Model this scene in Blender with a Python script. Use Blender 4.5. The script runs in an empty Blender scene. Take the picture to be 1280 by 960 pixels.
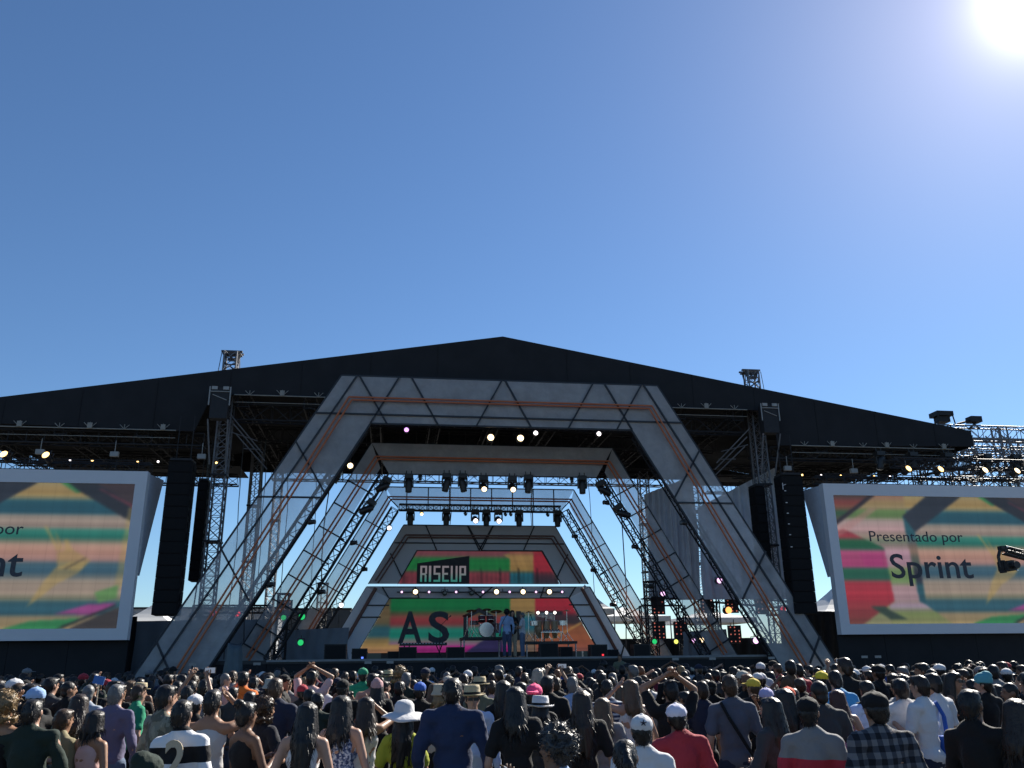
import bpy, bmesh, math, random
import numpy as np
from mathutils import Vector, Matrix, noise

rnd = random.Random(7)
R = math.radians
SC = bpy.context.scene
COL = SC.collection
GROUND = 0.10
DECK = 2.15

# ------------------------------------------------------------------ camera, world, sun, exposure
cam_d = bpy.data.cameras.new("camera")
cam = bpy.data.objects.new("camera", cam_d)
COL.objects.link(cam)
SC.camera = cam
YAW, PITCH, ROLL = 0.140142964, 0.315479542, -0.0111667
cam_d.sensor_width = 36.0
cam_d.lens = 1054.32469 / 1280 * 36.0
cam_d.clip_end = 6000
fw = Vector((math.sin(YAW) * math.cos(PITCH), math.cos(YAW) * math.cos(PITCH), math.sin(PITCH)))
rt0 = Vector((math.cos(YAW), -math.sin(YAW), 0))
up0 = rt0.cross(fw)
rt = rt0 * math.cos(ROLL) + up0 * math.sin(ROLL)
up = up0 * math.cos(ROLL) - rt0 * math.sin(ROLL)
cam.matrix_world = Matrix(((rt.x, up.x, -fw.x, -3.907), (rt.y, up.y, -fw.y, -30.0), (rt.z, up.z, -fw.z, 2.1), (0, 0, 0, 1)))

SUN_EL, SUN_AZ = R(36.0), R(45.9)          # azimuth from +Y towards +X
SUN = Vector((math.cos(SUN_EL) * math.sin(SUN_AZ), math.cos(SUN_EL) * math.cos(SUN_AZ), math.sin(SUN_EL)))
SKY_STRENGTH = 0.05
SUN_STRENGTH = 5.0
EXPOSURE = 1.0

world = bpy.data.worlds.new("World")
SC.world = world
world.use_nodes = True
wn, wl = world.node_tree.nodes, world.node_tree.links
wn.clear()
w_out = wn.new("ShaderNodeOutputWorld")
w_bg = wn.new("ShaderNodeBackground")
w_bg.inputs[1].default_value = SKY_STRENGTH
sky = wn.new("ShaderNodeTexSky")
sky.sky_type = 'NISHITA'
sky.sun_disc = False
sky.sun_elevation = SUN_EL
sky.sun_rotation = SUN_AZ
sky.air_density = 1.0
sky.dust_density = 0.05
sky.ozone_density = 4.0
sky.altitude = 0
# bright aureole of the sun itself, a function of the direction's angle to the sun
w_tc = wn.new("ShaderNodeTexCoord")
w_dot = wn.new("ShaderNodeVectorMath"); w_dot.operation = 'DOT_PRODUCT'
w_dot.inputs[1].default_value = SUN
wl.new(w_tc.outputs["Generated"], w_dot.inputs[0])
w_ac = wn.new("ShaderNodeMath"); w_ac.operation = 'ARCCOSINE'
wl.new(w_dot.outputs["Value"], w_ac.inputs[0])
def w_math(op, a, b=None):
    n = wn.new("ShaderNodeMath"); n.operation = op
    for i, v in enumerate((a, b)):
        if v is None: continue
        if isinstance(v, (int, float)): n.inputs[i].default_value = v
        else: wl.new(v, n.inputs[i])
    return n.outputs[0]
ang = w_ac.outputs[0]
HALO = 8.0
core = w_math('MULTIPLY', w_math('EXPONENT', w_math('MULTIPLY', w_math('POWER', w_math('DIVIDE', ang, R(1.5)), 1.25), -1.0)), 34.0)
halo = w_math('MULTIPLY', w_math('EXPONENT', w_math('DIVIDE', ang, -R(HALO))), 7.0)
def w_scale(col, fac):
    n = wn.new("ShaderNodeVectorMath"); n.operation = 'SCALE'
    n.inputs[0].default_value = col
    wl.new(fac, n.inputs[3])
    return n.outputs[0]
def w_add(a, b):
    n = wn.new("ShaderNodeVectorMath"); n.operation = 'ADD'
    wl.new(a, n.inputs[0]); wl.new(b, n.inputs[1])
    return n.outputs[0]
glow = w_add(w_scale((1.0, 0.96, 0.95), core), w_scale((1.0, 0.80, 0.72), halo))
w_tint = wn.new("ShaderNodeVectorMath"); w_tint.operation = 'MULTIPLY'
w_tint.inputs[1].default_value = (0.91, 1.09, 1.24)   # the photograph's saturated white balance
wl.new(sky.outputs[0], w_tint.inputs[0])
wl.new(w_add(w_tint.outputs[0], glow), w_bg.inputs[0])
wl.new(w_bg.outputs[0], w_out.inputs[0])

sun_d = bpy.data.lights.new("sun", 'SUN')
sun_d.energy = SUN_STRENGTH
sun_d.angle = R(0.5)
sun_d.color = (1.0, 0.94, 0.84)
sun = bpy.data.objects.new("sun", sun_d)
sun.rotation_euler = SUN.to_track_quat('Z', 'Y').to_euler()
COL.objects.link(sun)

vs = SC.view_settings
SC.display_settings.display_device = 'sRGB'
vs.view_transform = 'Standard'
vs.look = 'None'
vs.exposure = EXPOSURE
vs.gamma = 1.0
vs.use_curve_mapping = False
SC.cycles.use_denoising = True
SC.cycles.max_bounces = 8
SC.cycles.transparent_max_bounces = 24
SC.cycles.sample_clamp_indirect = 6.0

# ------------------------------------------------------------------ helpers
def lin(c):
    return tuple((v / 255 / 12.92) if v / 255 <= 0.04045 else (((v / 255) + 0.055) / 1.055) ** 2.4 for v in c)

MATS = {}
def new_mat(name):
    m = bpy.data.materials.new(name)
    m.use_nodes = True
    return m, m.node_tree.nodes, m.node_tree.links

def mat(name, col, rough=0.6, metal=0.0, var=0.15, scale=8.0, bump=0.0, bscale=60.0, spec=0.5):
    """plain painted / cloth / metal surface with slight colour variation and relief"""
    if name in MATS: return MATS[name]
    m, n, l = new_mat(name)
    b = n["Principled BSDF"]
    b.inputs["Roughness"].default_value = rough
    b.inputs["Metallic"].default_value = metal
    b.inputs["Specular IOR Level"].default_value = spec
    tc = n.new("ShaderNodeTexCoord")
    nz = n.new("ShaderNodeTexNoise"); nz.inputs["Scale"].default_value = scale; nz.inputs["Detail"].default_value = 5
    l.new(tc.outputs["Object"], nz.inputs["Vector"])
    mx = n.new("ShaderNodeMix"); mx.data_type = 'RGBA'
    mx.inputs[6].default_value = tuple(max(0, c * (1 - var)) for c in col) + (1,)
    mx.inputs[7].default_value = tuple(min(1, c * (1 + var)) for c in col) + (1,)
    l.new(nz.outputs["Fac"], mx.inputs[0])
    l.new(mx.outputs[2], b.inputs["Base Color"])
    if bump:
        n2 = n.new("ShaderNodeTexNoise"); n2.inputs["Scale"].default_value = bscale; n2.inputs["Detail"].default_value = 4
        l.new(tc.outputs["Object"], n2.inputs["Vector"])
        bp = n.new("ShaderNodeBump"); bp.inputs["Strength"].default_value = bump; bp.inputs["Distance"].default_value = 0.02
        l.new(n2.outputs["Fac"], bp.inputs["Height"]); l.new(bp.outputs[0], b.inputs["Normal"])
    MATS[name] = m
    return m

def emit(name, col, strength):
    if name in MATS: return MATS[name]
    m, n, l = new_mat(name)
    b = n["Principled BSDF"]
    b.inputs["Base Color"].default_value = (0.02, 0.02, 0.02, 1)
    b.inputs["Emission Color"].default_value = tuple(col) + (1,)
    b.inputs["Emission Strength"].default_value = strength * 0.5
    MATS[name] = m
    return m

class MB:
    """collects shapes; build() links them as ONE mesh object"""
    def __init__(s): s.v, s.f, s.mi, s.sm = [], [], [], []; s.m = 0; s.smooth = False
    def add(s, vs_, fs):
        o = len(s.v)
        s.v += [tuple(p) for p in vs_]
        for f in fs:
            s.f.append([i + o for i in f]); s.mi.append(s.m); s.sm.append(s.smooth)
    def box(s, c, d, rot=None):
        hx, hy, hz = d[0] / 2, d[1] / 2, d[2] / 2
        P = [Vector((x * hx, y * hy, z * hz)) for x in (-1, 1) for y in (-1, 1) for z in (-1, 1)]
        if rot is not None: P = [rot @ p for p in P]
        c = Vector(c)
        s.add([p + c for p in P], [(0, 1, 3, 2), (4, 6, 7, 5), (0, 4, 5, 1), (2, 3, 7, 6), (0, 2, 6, 4), (1, 5, 7, 3)])
    def tube(s, p0, p1, r0, r1=None, n=6, caps=True):
        p0, p1 = Vector(p0), Vector(p1); r1 = r0 if r1 is None else r1
        d = p1 - p0
        if d.length < 1e-6: return
        d.normalize()
        a = Vector((0, 0, 1)) if abs(d.z) < 0.9 else Vector((1, 0, 0))
        u = d.cross(a).normalized(); w = d.cross(u)
        V = []
        for p, r in ((p0, r0), (p1, r1)):
            for i in range(n):
                t = 2 * math.pi * (i + 0.5) / n
                V.append(p + u * (r * math.cos(t)) + w * (r * math.sin(t)))
        F = [(i, (i + 1) % n, n + (i + 1) % n, n + i) for i in range(n)]
        if caps: F += [tuple(range(n))[::-1], tuple(range(n, 2 * n))]
        s.add(V, F)
    def path(s, pts, r, n=6):
        for a, b in zip(pts[:-1], pts[1:]): s.tube(a, b, r, n=n)
    def lathe(s, prof, c=(0, 0, 0), n=16, M=None, sx=1.0, sy=1.0):
        """profile of (radius, z) turned about z"""
        V = []
        for r, z in prof:
            for i in range(n):
                t = 2 * math.pi * i / n
                V.append(Vector((r * sx * math.cos(t), r * sy * math.sin(t), z)))
        if M is not None: V = [M @ p for p in V]
        c = Vector(c); V = [p + c for p in V]
        k = len(prof); F = []
        for j in range(k - 1):
            for i in range(n):
                F.append((j * n + i, j * n + (i + 1) % n, (j + 1) * n + (i + 1) % n, (j + 1) * n + i))
        F.append(tuple(range(n))[::-1]); F.append(tuple(range((k - 1) * n, k * n)))
        s.add(V, F)
    def slab(s, poly, y0, y1):
        """polygon in XZ extruded from y0 (front) to y1"""
        n = len(poly)
        V = [(x, y0, z) for x, z in poly] + [(x, y1, z) for x, z in poly]
        F = [tuple(range(n)), tuple(range(n, 2 * n))[::-1]] + [(i, n + i, n + (i + 1) % n, (i + 1) % n) for i in range(n)]
        s.add(V, F)
    def truss(s, p0, p1, w, h, bay=0.6, rc=0.03, rb=0.014, upv=(0, 0, 1), nc=6):
        """box truss with zig-zag bracing on all four sides; w across, h along upv"""
        p0, p1 = Vector(p0), Vector(p1); d = p1 - p0; L = d.length; d.normalize()
        u = Vector(upv); u = (u - d * u.dot(d)).normalized(); q = d.cross(u)
        cs = [(q * (a * w / 2) + u * (b * h / 2)) for a, b in ((-1, -1), (1, -1), (1, 1), (-1, 1))]
        for c in cs: s.tube(p0 + c, p1 + c, rc, n=nc)
        k = max(1, int(round(L / bay)))
        for i in range(k):
            a, b = p0 + d * (L * i / k), p0 + d * (L * (i + 1) / k)
            for j in range(4):
                c0, c1 = cs[j], cs[(j + 1) % 4]
                if (i + j) % 2: c0, c1 = c1, c0
                s.tube(a + c0, b + c1, rb, n=3, caps=False)
                s.tube(a + cs[j], a + cs[(j + 1) % 4], rb, n=3, caps=False)
        for j in range(4): s.tube(p1 + cs[j], p1 + cs[(j + 1) % 4], rb, n=3, caps=False)
    def mesh(s, name, mats):
        me = bpy.data.meshes.new(name)
        me.from_pydata(s.v, [], s.f)
        for m_ in (mats if isinstance(mats, (list, tuple)) else [mats]): me.materials.append(m_)
        me.polygons.foreach_set("material_index", s.mi)
        me.polygons.foreach_set("use_smooth", s.sm)
        me.update()
        return me
    def build(s, name, mats, parent=None):
        return link(name, s.mesh(name, mats), parent)

def link(name, me, parent=None, loc=None):
    o = bpy.data.objects.new(name, me)
    COL.objects.link(o)
    if parent is not None: o.parent = parent
    if loc is not None: o.location = loc
    return o

def tag(o, label=None, cat=None, group=None, kind=None):
    if label: o["label"] = label
    if cat: o["category"] = cat
    if group: o["group"] = group
    if kind: o["kind"] = kind
    return o

def empty(name, loc=(0, 0, 0), rz=0.0, label=None, cat=None, group=None):
    o = bpy.data.objects.new(name, None)
    o.location = loc; o.rotation_euler = (0, 0, rz)
    o.empty_display_size = 0.2
    COL.objects.link(o)
    return tag(o, label, cat, group)

KIDS = {}
def copy_tree(o, parent=None):
    c = o.copy(); COL.objects.link(c)
    if parent is not None: c.parent = parent
    for ch in o.children: copy_tree(ch, c)
    return c

def text_mesh(txt, size, extrude=0.01, xscale=1.0, align='LEFT', offset=0.0):
    cu = bpy.data.curves.new("lettering", 'FONT')
    cu.body = txt; cu.size = size; cu.extrude = extrude; cu.align_x = align; cu.offset = offset
    cu.resolution_u = 4
    t = bpy.data.objects.new("lettering", cu)
    COL.objects.link(t)
    dg = bpy.context.evaluated_depsgraph_get()
    me = bpy.data.meshes.new_from_object(t.evaluated_get(dg))
    bpy.data.objects.remove(t)
    # stand it up facing -Y
    M = Matrix(((xscale, 0, 0, 0), (0, 0, -1, 0), (0, 1, 0, 0), (0, 0, 0, 1)))
    me.transform(M)
    return me

# common materials
BLACK_CLOTH = mat("black cloth", (0.026, 0.027, 0.030), 0.95, var=0.25, scale=1.5, bump=0.15, bscale=6, spec=0.15)
BLACK_PAINT = mat("black paint", (0.015, 0.015, 0.016), 0.5, var=0.2)
DARK_STEEL = mat("dark steel", (0.020, 0.020, 0.023), 0.6, var=0.3, spec=.3)
ALU = mat("aluminium tube", (0.30, 0.31, 0.33), 0.45, metal=0.6, var=0.25)
GALV = mat("galvanised steel", (0.16, 0.165, 0.18), 0.6, metal=0.2, var=0.3)
WHITE_FRAME = mat("white frame paint", (0.62, 0.63, 0.66), 0.55, var=0.05, scale=2)
ORANGE = mat("orange tube", (0.46, 0.13, 0.045), 0.45, var=0.15)
SEAM = mat("dark seam", (0.02, 0.024, 0.032), 0.6, var=0.2)
GREY_DRAPE = mat("grey drape", (0.60, 0.62, 0.68), 0.95, var=0.2, scale=2, spec=0.2)
WHITE_TENT = mat("white tent fabric", (0.75, 0.75, 0.73), 0.7, var=0.08, scale=1.5)

def scrim_material():
    m, n, l = new_mat("translucent grey scrim")
    out = n["Material Output"]; n.remove(n["Principled BSDF"])
    tr = n.new("ShaderNodeBsdfTransparent")
    df = n.new("ShaderNodeBsdfDiffuse")
    tl = n.new("ShaderNodeBsdfTranslucent")
    tc = n.new("ShaderNodeTexCoord")
    nz = n.new("ShaderNodeTexNoise"); nz.inputs["Scale"].default_value = 0.9; nz.inputs["Detail"].default_value = 6
    l.new(tc.outputs["Object"], nz.inputs["Vector"])
    rp = n.new("ShaderNodeMapRange")
    rp.inputs["From Min"].default_value = 0.3; rp.inputs["From Max"].default_value = 0.7
    rp.inputs["To Min"].default_value = 0.48; rp.inputs["To Max"].default_value = 0.60
    l.new(nz.outputs["Fac"], rp.inputs["Value"])
    n3 = n.new("ShaderNodeTexNoise"); n3.inputs["Scale"].default_value = 2.6; n3.inputs["Detail"].default_value = 8; n3.inputs["Roughness"].default_value = 0.65
    l.new(tc.outputs["Object"], n3.inputs["Vector"])
    cr = n.new("ShaderNodeValToRGB"); cr.color_ramp.elements[0].position = .25; cr.color_ramp.elements[1].position = .8
    cr.color_ramp.elements[0].color = (0.46, 0.46, 0.47, 1); cr.color_ramp.elements[1].color = (0.66, 0.66, 0.66, 1)
    l.new(n3.outputs["Fac"], cr.inputs[0]); l.new(cr.outputs[0], df.inputs["Color"])
    wv = n.new("ShaderNodeTexNoise"); wv.inputs["Scale"].default_value = 1.3; wv.inputs["Detail"].default_value = 3
    l.new(tc.outputs["Object"], wv.inputs["Vector"])
    bp = n.new("ShaderNodeBump"); bp.inputs["Strength"].default_value = 0.5; bp.inputs["Distance"].default_value = 0.25
    l.new(wv.outputs["Fac"], bp.inputs["Height"]); l.new(bp.outputs[0], df.inputs["Normal"])
    tl.inputs["Color"].default_value = (0.45, 0.44, 0.42, 1)
    a = n.new("ShaderNodeMixShader"); a.inputs[0].default_value = 0.04
    l.new(df.outputs[0], a.inputs[1]); l.new(tl.outputs[0], a.inputs[2])
    b = n.new("ShaderNodeMixShader")
    l.new(rp.outputs[0], b.inputs[0])
    l.new(tr.outputs[0], b.inputs[1]); l.new(a.outputs[0], b.inputs[2])
    l.new(b.outputs[0], out.inputs["Surface"])
    return m
SCRIM = scrim_material()

# ------------------------------------------------------------------ ground
def build_ground():
    m, n, l = new_mat("trampled dry ground")
    b = n["Principled BSDF"]; b.inputs["Roughness"].default_value = 0.95
    tc = n.new("ShaderNodeTexCoord")
    nz = n.new("ShaderNodeTexNoise"); nz.inputs["Scale"].default_value = 0.6; nz.inputs["Detail"].default_value = 8
    l.new(tc.outputs["Object"], nz.inputs["Vector"])
    cr = n.new("ShaderNodeValToRGB")
    cr.color_ramp.elements[0].color = (0.05, 0.047, 0.04, 1); cr.color_ramp.elements[1].color = (0.12, 0.11, 0.09, 1)
    l.new(nz.outputs["Fac"], cr.inputs[0]); l.new(cr.outputs[0], b.inputs["Base Color"])
    n2 = n.new("ShaderNodeTexNoise"); n2.inputs["Scale"].default_value = 25
    l.new(tc.outputs["Object"], n2.inputs["Vector"])
    bp = n.new("ShaderNodeBump"); bp.inputs["Strength"].default_value = 0.4
    l.new(n2.outputs["Fac"], bp.inputs["Height"]); l.new(bp.outputs[0], b.inputs["Normal"])
    g = MB(); S = 3000
    g.add([(-S, -S, GROUND), (S, -S, GROUND), (S, S, GROUND), (-S, S, GROUND)], [(0, 1, 2, 3)])
    tag(g.build("ground", m), "trampled dry grey brown ground under the crowd", kind="structure")
build_ground()
# ------------------------------------------------------------------ stage platform
def build_stage():
    st = empty("stage_platform", (0, 0, 0), label="wide black stage platform with a pale front edge behind the crowd", cat="stage")
    m = MB(); m.box((0, 7.2, DECK - 0.06), (24, 13.2, 0.12)); m.build("deck", mat("stage deck", (0.03, 0.03, 0.033), 0.5, var=0.3), st)
    for i in range(12):
        m = MB(); m.box((-11 + 2 * i, 0.62, (DECK - 0.13 + GROUND) / 2), (1.985, 0.05, DECK - 0.13 - GROUND))
        m.build("skirt_panel", BLACK_CLOTH, st)
    m = MB(); m.box((0, 0.70, 1.1), (23.9, 0.04, 1.9)); m.build("skirt_light_block", BLACK_CLOTH, st)  # added unseen sheet, stops sunlight leaking through the gaps between skirt panels
    m = MB(); m.box((0.8, 0.56, DECK - 0.02), (17.6, 0.06, 0.07)); m.build("edge_trim", mat("pale edge trim", (0.20, 0.21, 0.22), 0.4, var=0.2), st)
build_stage()

# ------------------------------------------------------------------ roof
def roof_z(x): return 14.24 - 0.1725 * abs(x - 0.1)
def build_roof():
    rf = empty("stage_roof", (0, 0, 0), label="huge black gabled stage roof with a wide cloth front over the arches", cat="stage roof")
    def half(sg):
        return [(0.1, 14.24), (sg * 19.6, 10.88), (sg * 19.6, 10.22), (sg * 11.2, 10.07), (sg * 10.7, 11.5), (0.1, 11.5)]
    for sg in (-1, 1):
        m = MB(); p = half(sg); m.slab(p if sg > 0 else p[::-1], 0.86, 0.94)
        m.build("front_cloth", BLACK_CLOTH, rf)
        m = MB(); q = [(0.1, 14.22), (sg * 19.62, 10.86), (sg * 19.62, 10.78), (0.1, 14.14)]
        m.slab(q if sg > 0 else q[::-1], 0.945, 13.0); m.build("roof_sheet", BLACK_CLOTH, rf)
        m = MB(); q = [(0.1, 14.13), (sg * 17.2, 11.16), (0.1, 11.16)]
        m.slab(q if sg > 0 else q[::-1], 12.9, 12.98); m.build("rear_cloth", BLACK_CLOTH, rf)
        m = MB(); m.box((sg * 19.58, 4.5, 10.5), (0.05, 7.0, 0.52)); m.build("side_cloth", BLACK_CLOTH, rf)
    for i in range(-7, 8):
        x = i * 2.55 + .1
        if abs(x) < .5: continue
        zb = 11.5 if abs(x) < 10.7 else 10.12
        m = MB(); m.tube((x, .85, zb + .02), (x, .85, roof_z(x) - .08), .012, n=4); m.build("cloth_seam", BLACK_CLOTH, rf)
    # cross trusses under the roof
    for y in (1.6, 4.8, 8.6, 12.5):
        m = MB(); m.truss((-10, y, 11.0), (10, y, 11.0), 0.45, 0.6, 0.7, 0.035, 0.016); m.build("cross_truss", DARK_STEEL, rf)
    for sg in (-1, 1):
        for y in (1.4, 5.0, 8.6):
            m = MB(); m.truss((sg * 10.9, y, 9.85), (sg * 18.8, y, 9.85), 0.45, 0.45, 0.6, 0.035, 0.016); m.build("wing_truss", DARK_STEEL, rf)
        for y in (3.2, 6.8):
            m = MB(); m.truss((sg * 10.9, y, 10.35), (sg * 18.8, y, 10.35), 0.45, 0.5, 0.6, 0.035, 0.016); m.build("wing_truss", DARK_STEEL, rf)
        for x in (13.0, 15.8, 18.6):
            m = MB(); m.truss((sg * x, 1.0, 10.1), (sg * x, 9.5, 10.1), 0.4, 0.4, 0.6, 0.03, 0.015); m.build("wing_truss", DARK_STEEL, rf)
    for x in (-9.6, -7.2, -4.8, -2.4, 0, 2.4, 4.8, 7.2, 9.6):
        m = MB(); m.truss((x, 1.0, 11.35), (x, 12.9, 11.35), 0.4, 0.5, 0.7, 0.03, 0.015); m.build("rafter_truss", DARK_STEEL, rf)
    # canvas lining of the underside and the side masking that hangs from it
    m = MB()
    for sg in (-1, 1):
        for y0 in (2.0, 5.2, 9.0):
            m.box((sg * 14.8, y0 + 1.4, 10.62), (7.6, 2.7, 0.03))
    m.build("ceiling_cloth", BLACK_CLOTH, rf)
    # pale lower rail with its small clamps
    pale = mat("dusty pale steel", (0.26, 0.25, 0.22), 0.7, var=0.3)
    for x0, x1, z in ((-9.9, 9.9, 11.47), (-18.8, -11.8, 10.06), (11.6, 18.6, 10.05)):
        m = MB(); m.tube((x0, 0.74, z), (x1, 0.74, z), 0.022); m.tube((x0, 0.74, z - 0.28), (x1, 0.74, z - 0.28), 0.012)
        m.build("front_rail", pale, rf)
        k = 0; x = x0 + 0.55
        while x < x1:
            m = MB(); a = 0.16 + 0.05 * (k % 2)
            m.tube((x, 0.72, z), (x - a, 0.72, z + a), 0.012); m.tube((x, 0.72, z), (x + a, 0.72, z + a), 0.012)
            m.tube((x, 0.72, z), (x, 0.72, z + a * 1.1), 0.012)
            if k % 2: m.box((x, 0.71, z + 0.1), (0.16, 0.06, 0.2))
            m.build("rail_clamp", pale, rf); k += 1; x += 1.02 + 0.15 * (k % 3)
    for x, z in ((-16.4, 9.25), (-13.9, 9.22), (-10.9, 9.2), (11.5, 9.2), (14.3, 9.15), (16.6, 9.2)):
        m = MB(); m.box((x, 1.1, z), (0.28, 0.14, 0.17)); m.tube((x, 1.1, z + 0.08), (x, 1.1, z + 0.5), 0.015)
        m.build("control_box", mat("control box grey", (0.30, 0.30, 0.29), 0.6), rf)
    # sloping struts next to the front towers
    for sg in (-1, 1):
        m = MB()
        for (dx, dz) in ((0, 0), (0.35, -0.35), (0.7, -0.75)):
            m.tube((sg * (10.0 - dx * 0.4), 0.9, 10.75 + dz), (sg * (8.9 - dx * 0.3), 1.9, 9.55 + dz * 0.8), 0.025)
        m.tube((sg * 9.9, 1.0, 10.1), (sg * 9.1, 1.8, 10.0), 0.02); m.tube((sg * 9.5, 1.4, 9.6), (sg * 9.0, 1.9, 9.7), 0.02)
        m.build("knee_strut", GALV, rf)
build_roof()

# ------------------------------------------------------------------ roof towers
def build_towers():
    def tower(x, y, z1, w, label, head):
        t = empty("lattice_tower", (x, y, 0), label=label, cat="tower")
        m = MB(); m.box((0, 0, GROUND + 0.12), (w * 2.6, w * 2.6, 0.24)); m.build("base", DARK_STEEL, t)
        m = MB()
        for a in (-1, 1):
            for b in (-1, 1): m.tube((a * w / 2, b * w / 2, GROUND + 0.24), (a * w / 2, b * w / 2, z1), 0.035)
        m.build("mast", GALV, t)
        m = MB(); k = int((z1 - GROUND) / 0.42)
        for i in range(k):
            za, zb = GROUND + 0.3 + i * 0.42, GROUND + 0.3 + (i + 1) * 0.42
            h = w / 2
            for (a, b) in (((-h, -h), (h, -h)), ((h, -h), (h, h)), ((h, h), (-h, h)), ((-h, h), (-h, -h))):
                m.tube((a[0], a[1], za), (b[0], b[1], zb), 0.014, n=3, caps=False)
                m.tube((b[0], b[1], za), (a[0], a[1], zb), 0.014, n=3, caps=False)
                m.tube((a[0], a[1], za), (b[0], b[1], za), 0.014, n=3, caps=False)
        m.build("bracing", GALV, t)
        for z in (3.6, 6.2, 8.6):
            if z < z1 - 1:
                m = MB(); m.box((0, 0, z), (w * 1.25, w * 1.25, 0.07)); m.build("collar", DARK_STEEL, t)
        if head:
            m = MB()
            m.box((0, 0, z1 + 0.06), (0.78, 0.12, 0.06)); m.box((0, 0.3, z1 + 0.06), (0.78, 0.08, 0.06)); m.box((0, 0.15, z1 - 0.02), (0.7, 0.34, 0.05))
            for a in (-.22, .0, .2): m.lathe([(.09, -.03), (.09, .03)], (a, -.02, z1 - .14), 12, Matrix.Rotation(R(90), 3, 'Y'))
            m.box((0.05, 0.05, z1 - 0.25), (0.34, 0.22, 0.08))
            for a in (-.28, .28):
                for b_ in (-.15, .3): m.tube((a, b_, z1 + .05), (a * .8, b_ * .6, z1 - .55), .02)
            m.tube((-.25, -.12, z1 - .3), (.25, -.12, z1 - .3), .018); m.tube((-.25, -.12, z1 - .5), (.25, -.12, z1 - .5), .018)
            m.build("pulley_head", mat("pulley head grey", (0.07, 0.07, 0.08), 0.6), t)
            m = MB()
            for a in (-0.33, 0.33): m.tube((a, -0.2, z1 - 0.05), (a * 1.25, -0.2, z1 - 1.0), 0.014)
            m.tube((-0.24, -0.2, z1 - 0.45), (0.24, -0.2, z1 - 0.75), 0.02); m.tube((0.24, -0.2, z1 - 0.45), (-0.24, -0.2, z1 - 0.75), 0.02)
            m.build("head_stay", DARK_STEEL, t)
            m = MB(); m.box((0, -1.15, 11.0), (0.62, 0.4, 1.15)); m.build("sleeve_block", DARK_STEEL, t)
            pale = mat("pale clamp", (0.30, 0.30, 0.29), 0.6)
            m = MB()
            m.box((-0.2, -1.37, 11.55), (0.2, 0.05, 0.12)); m.box((0.2, -1.37, 11.55), (0.2, 0.05, 0.12))
            m.tube((-0.36, -1.37, 11.6), (-0.36, -1.37, 10.9), 0.025); m.tube((0.36, -1.37, 11.6), (0.36, -1.37, 10.9), 0.025)
            m.tube((-0.36, -1.37, 11.42), (0.36, -1.37, 11.42), 0.02); m.tube((-0.25, -1.37, 11.3), (0.25, -1.37, 11.1), 0.015)
            m.build("sleeve_clamp", pale, t)
            m = MB()
            for a in (-0.35, 0.35):
                m.tube((a, -1.3, 10.4), (a * 0.8, -0.6, 8.9), 0.03)
            m.build("guy_rod", GALV, t)
    tower(-10.3, 1.6, 13.4, 0.46, "lattice tower topped by a pulley head left of the largest arch", True)
    tower(10.62, 1.6, 13.4, 0.46, "lattice tower topped by a pulley head right of the largest arch", True)
    tower(-10.05, 8.0, 11.0, 0.42, "slim lattice tower behind the left legs of the largest arch", False)
    tower(-9.6, 12.0, 11.1, 0.36, "slim lattice tower furthest back on the left against the sky", False)
    tower(10.1, 8.0, 11.0, 0.6, "lattice tower between the two grey drapes on the right", False)
    tower(8.85, 12.0, 11.1, 0.46, "lattice tower at the left edge of the grey drapes, against the sky", False)
build_towers()

# ------------------------------------------------------------------ portal arches
def pcut(poly, p, q):
    """convex polygon cut by the line p-q, if the segment crosses most of it"""
    d = (q[0] - p[0], q[1] - p[1]); L = math.hypot(*d); d = (d[0] / L, d[1] / L); nrm = (-d[1], d[0])
    s = [(a[0] - p[0]) * nrm[0] + (a[1] - p[1]) * nrm[1] for a in poly]
    if max(s) < 0.08 or min(s) > -0.08: return [poly]
    A, B, X = [], [], []
    for i in range(len(poly)):
        a, b, sa, sb = poly[i], poly[(i + 1) % len(poly)], s[i], s[(i + 1) % len(poly)]
        (A if sa >= 0 else B).append(a)
        if (sa >= 0) != (sb >= 0):
            t = sa / (sa - sb); c = (a[0] + (b[0] - a[0]) * t, a[1] + (b[1] - a[1]) * t)
            A.append(c); B.append(c); X.append((c[0] - p[0]) * d[0] + (c[1] - p[1]) * d[1])
    lo, hi = min(X), max(X)
    ov = min(hi, L) - max(lo, 0)
    if ov < 0.62 * (hi - lo): return [poly]
    return [A, B]

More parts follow.
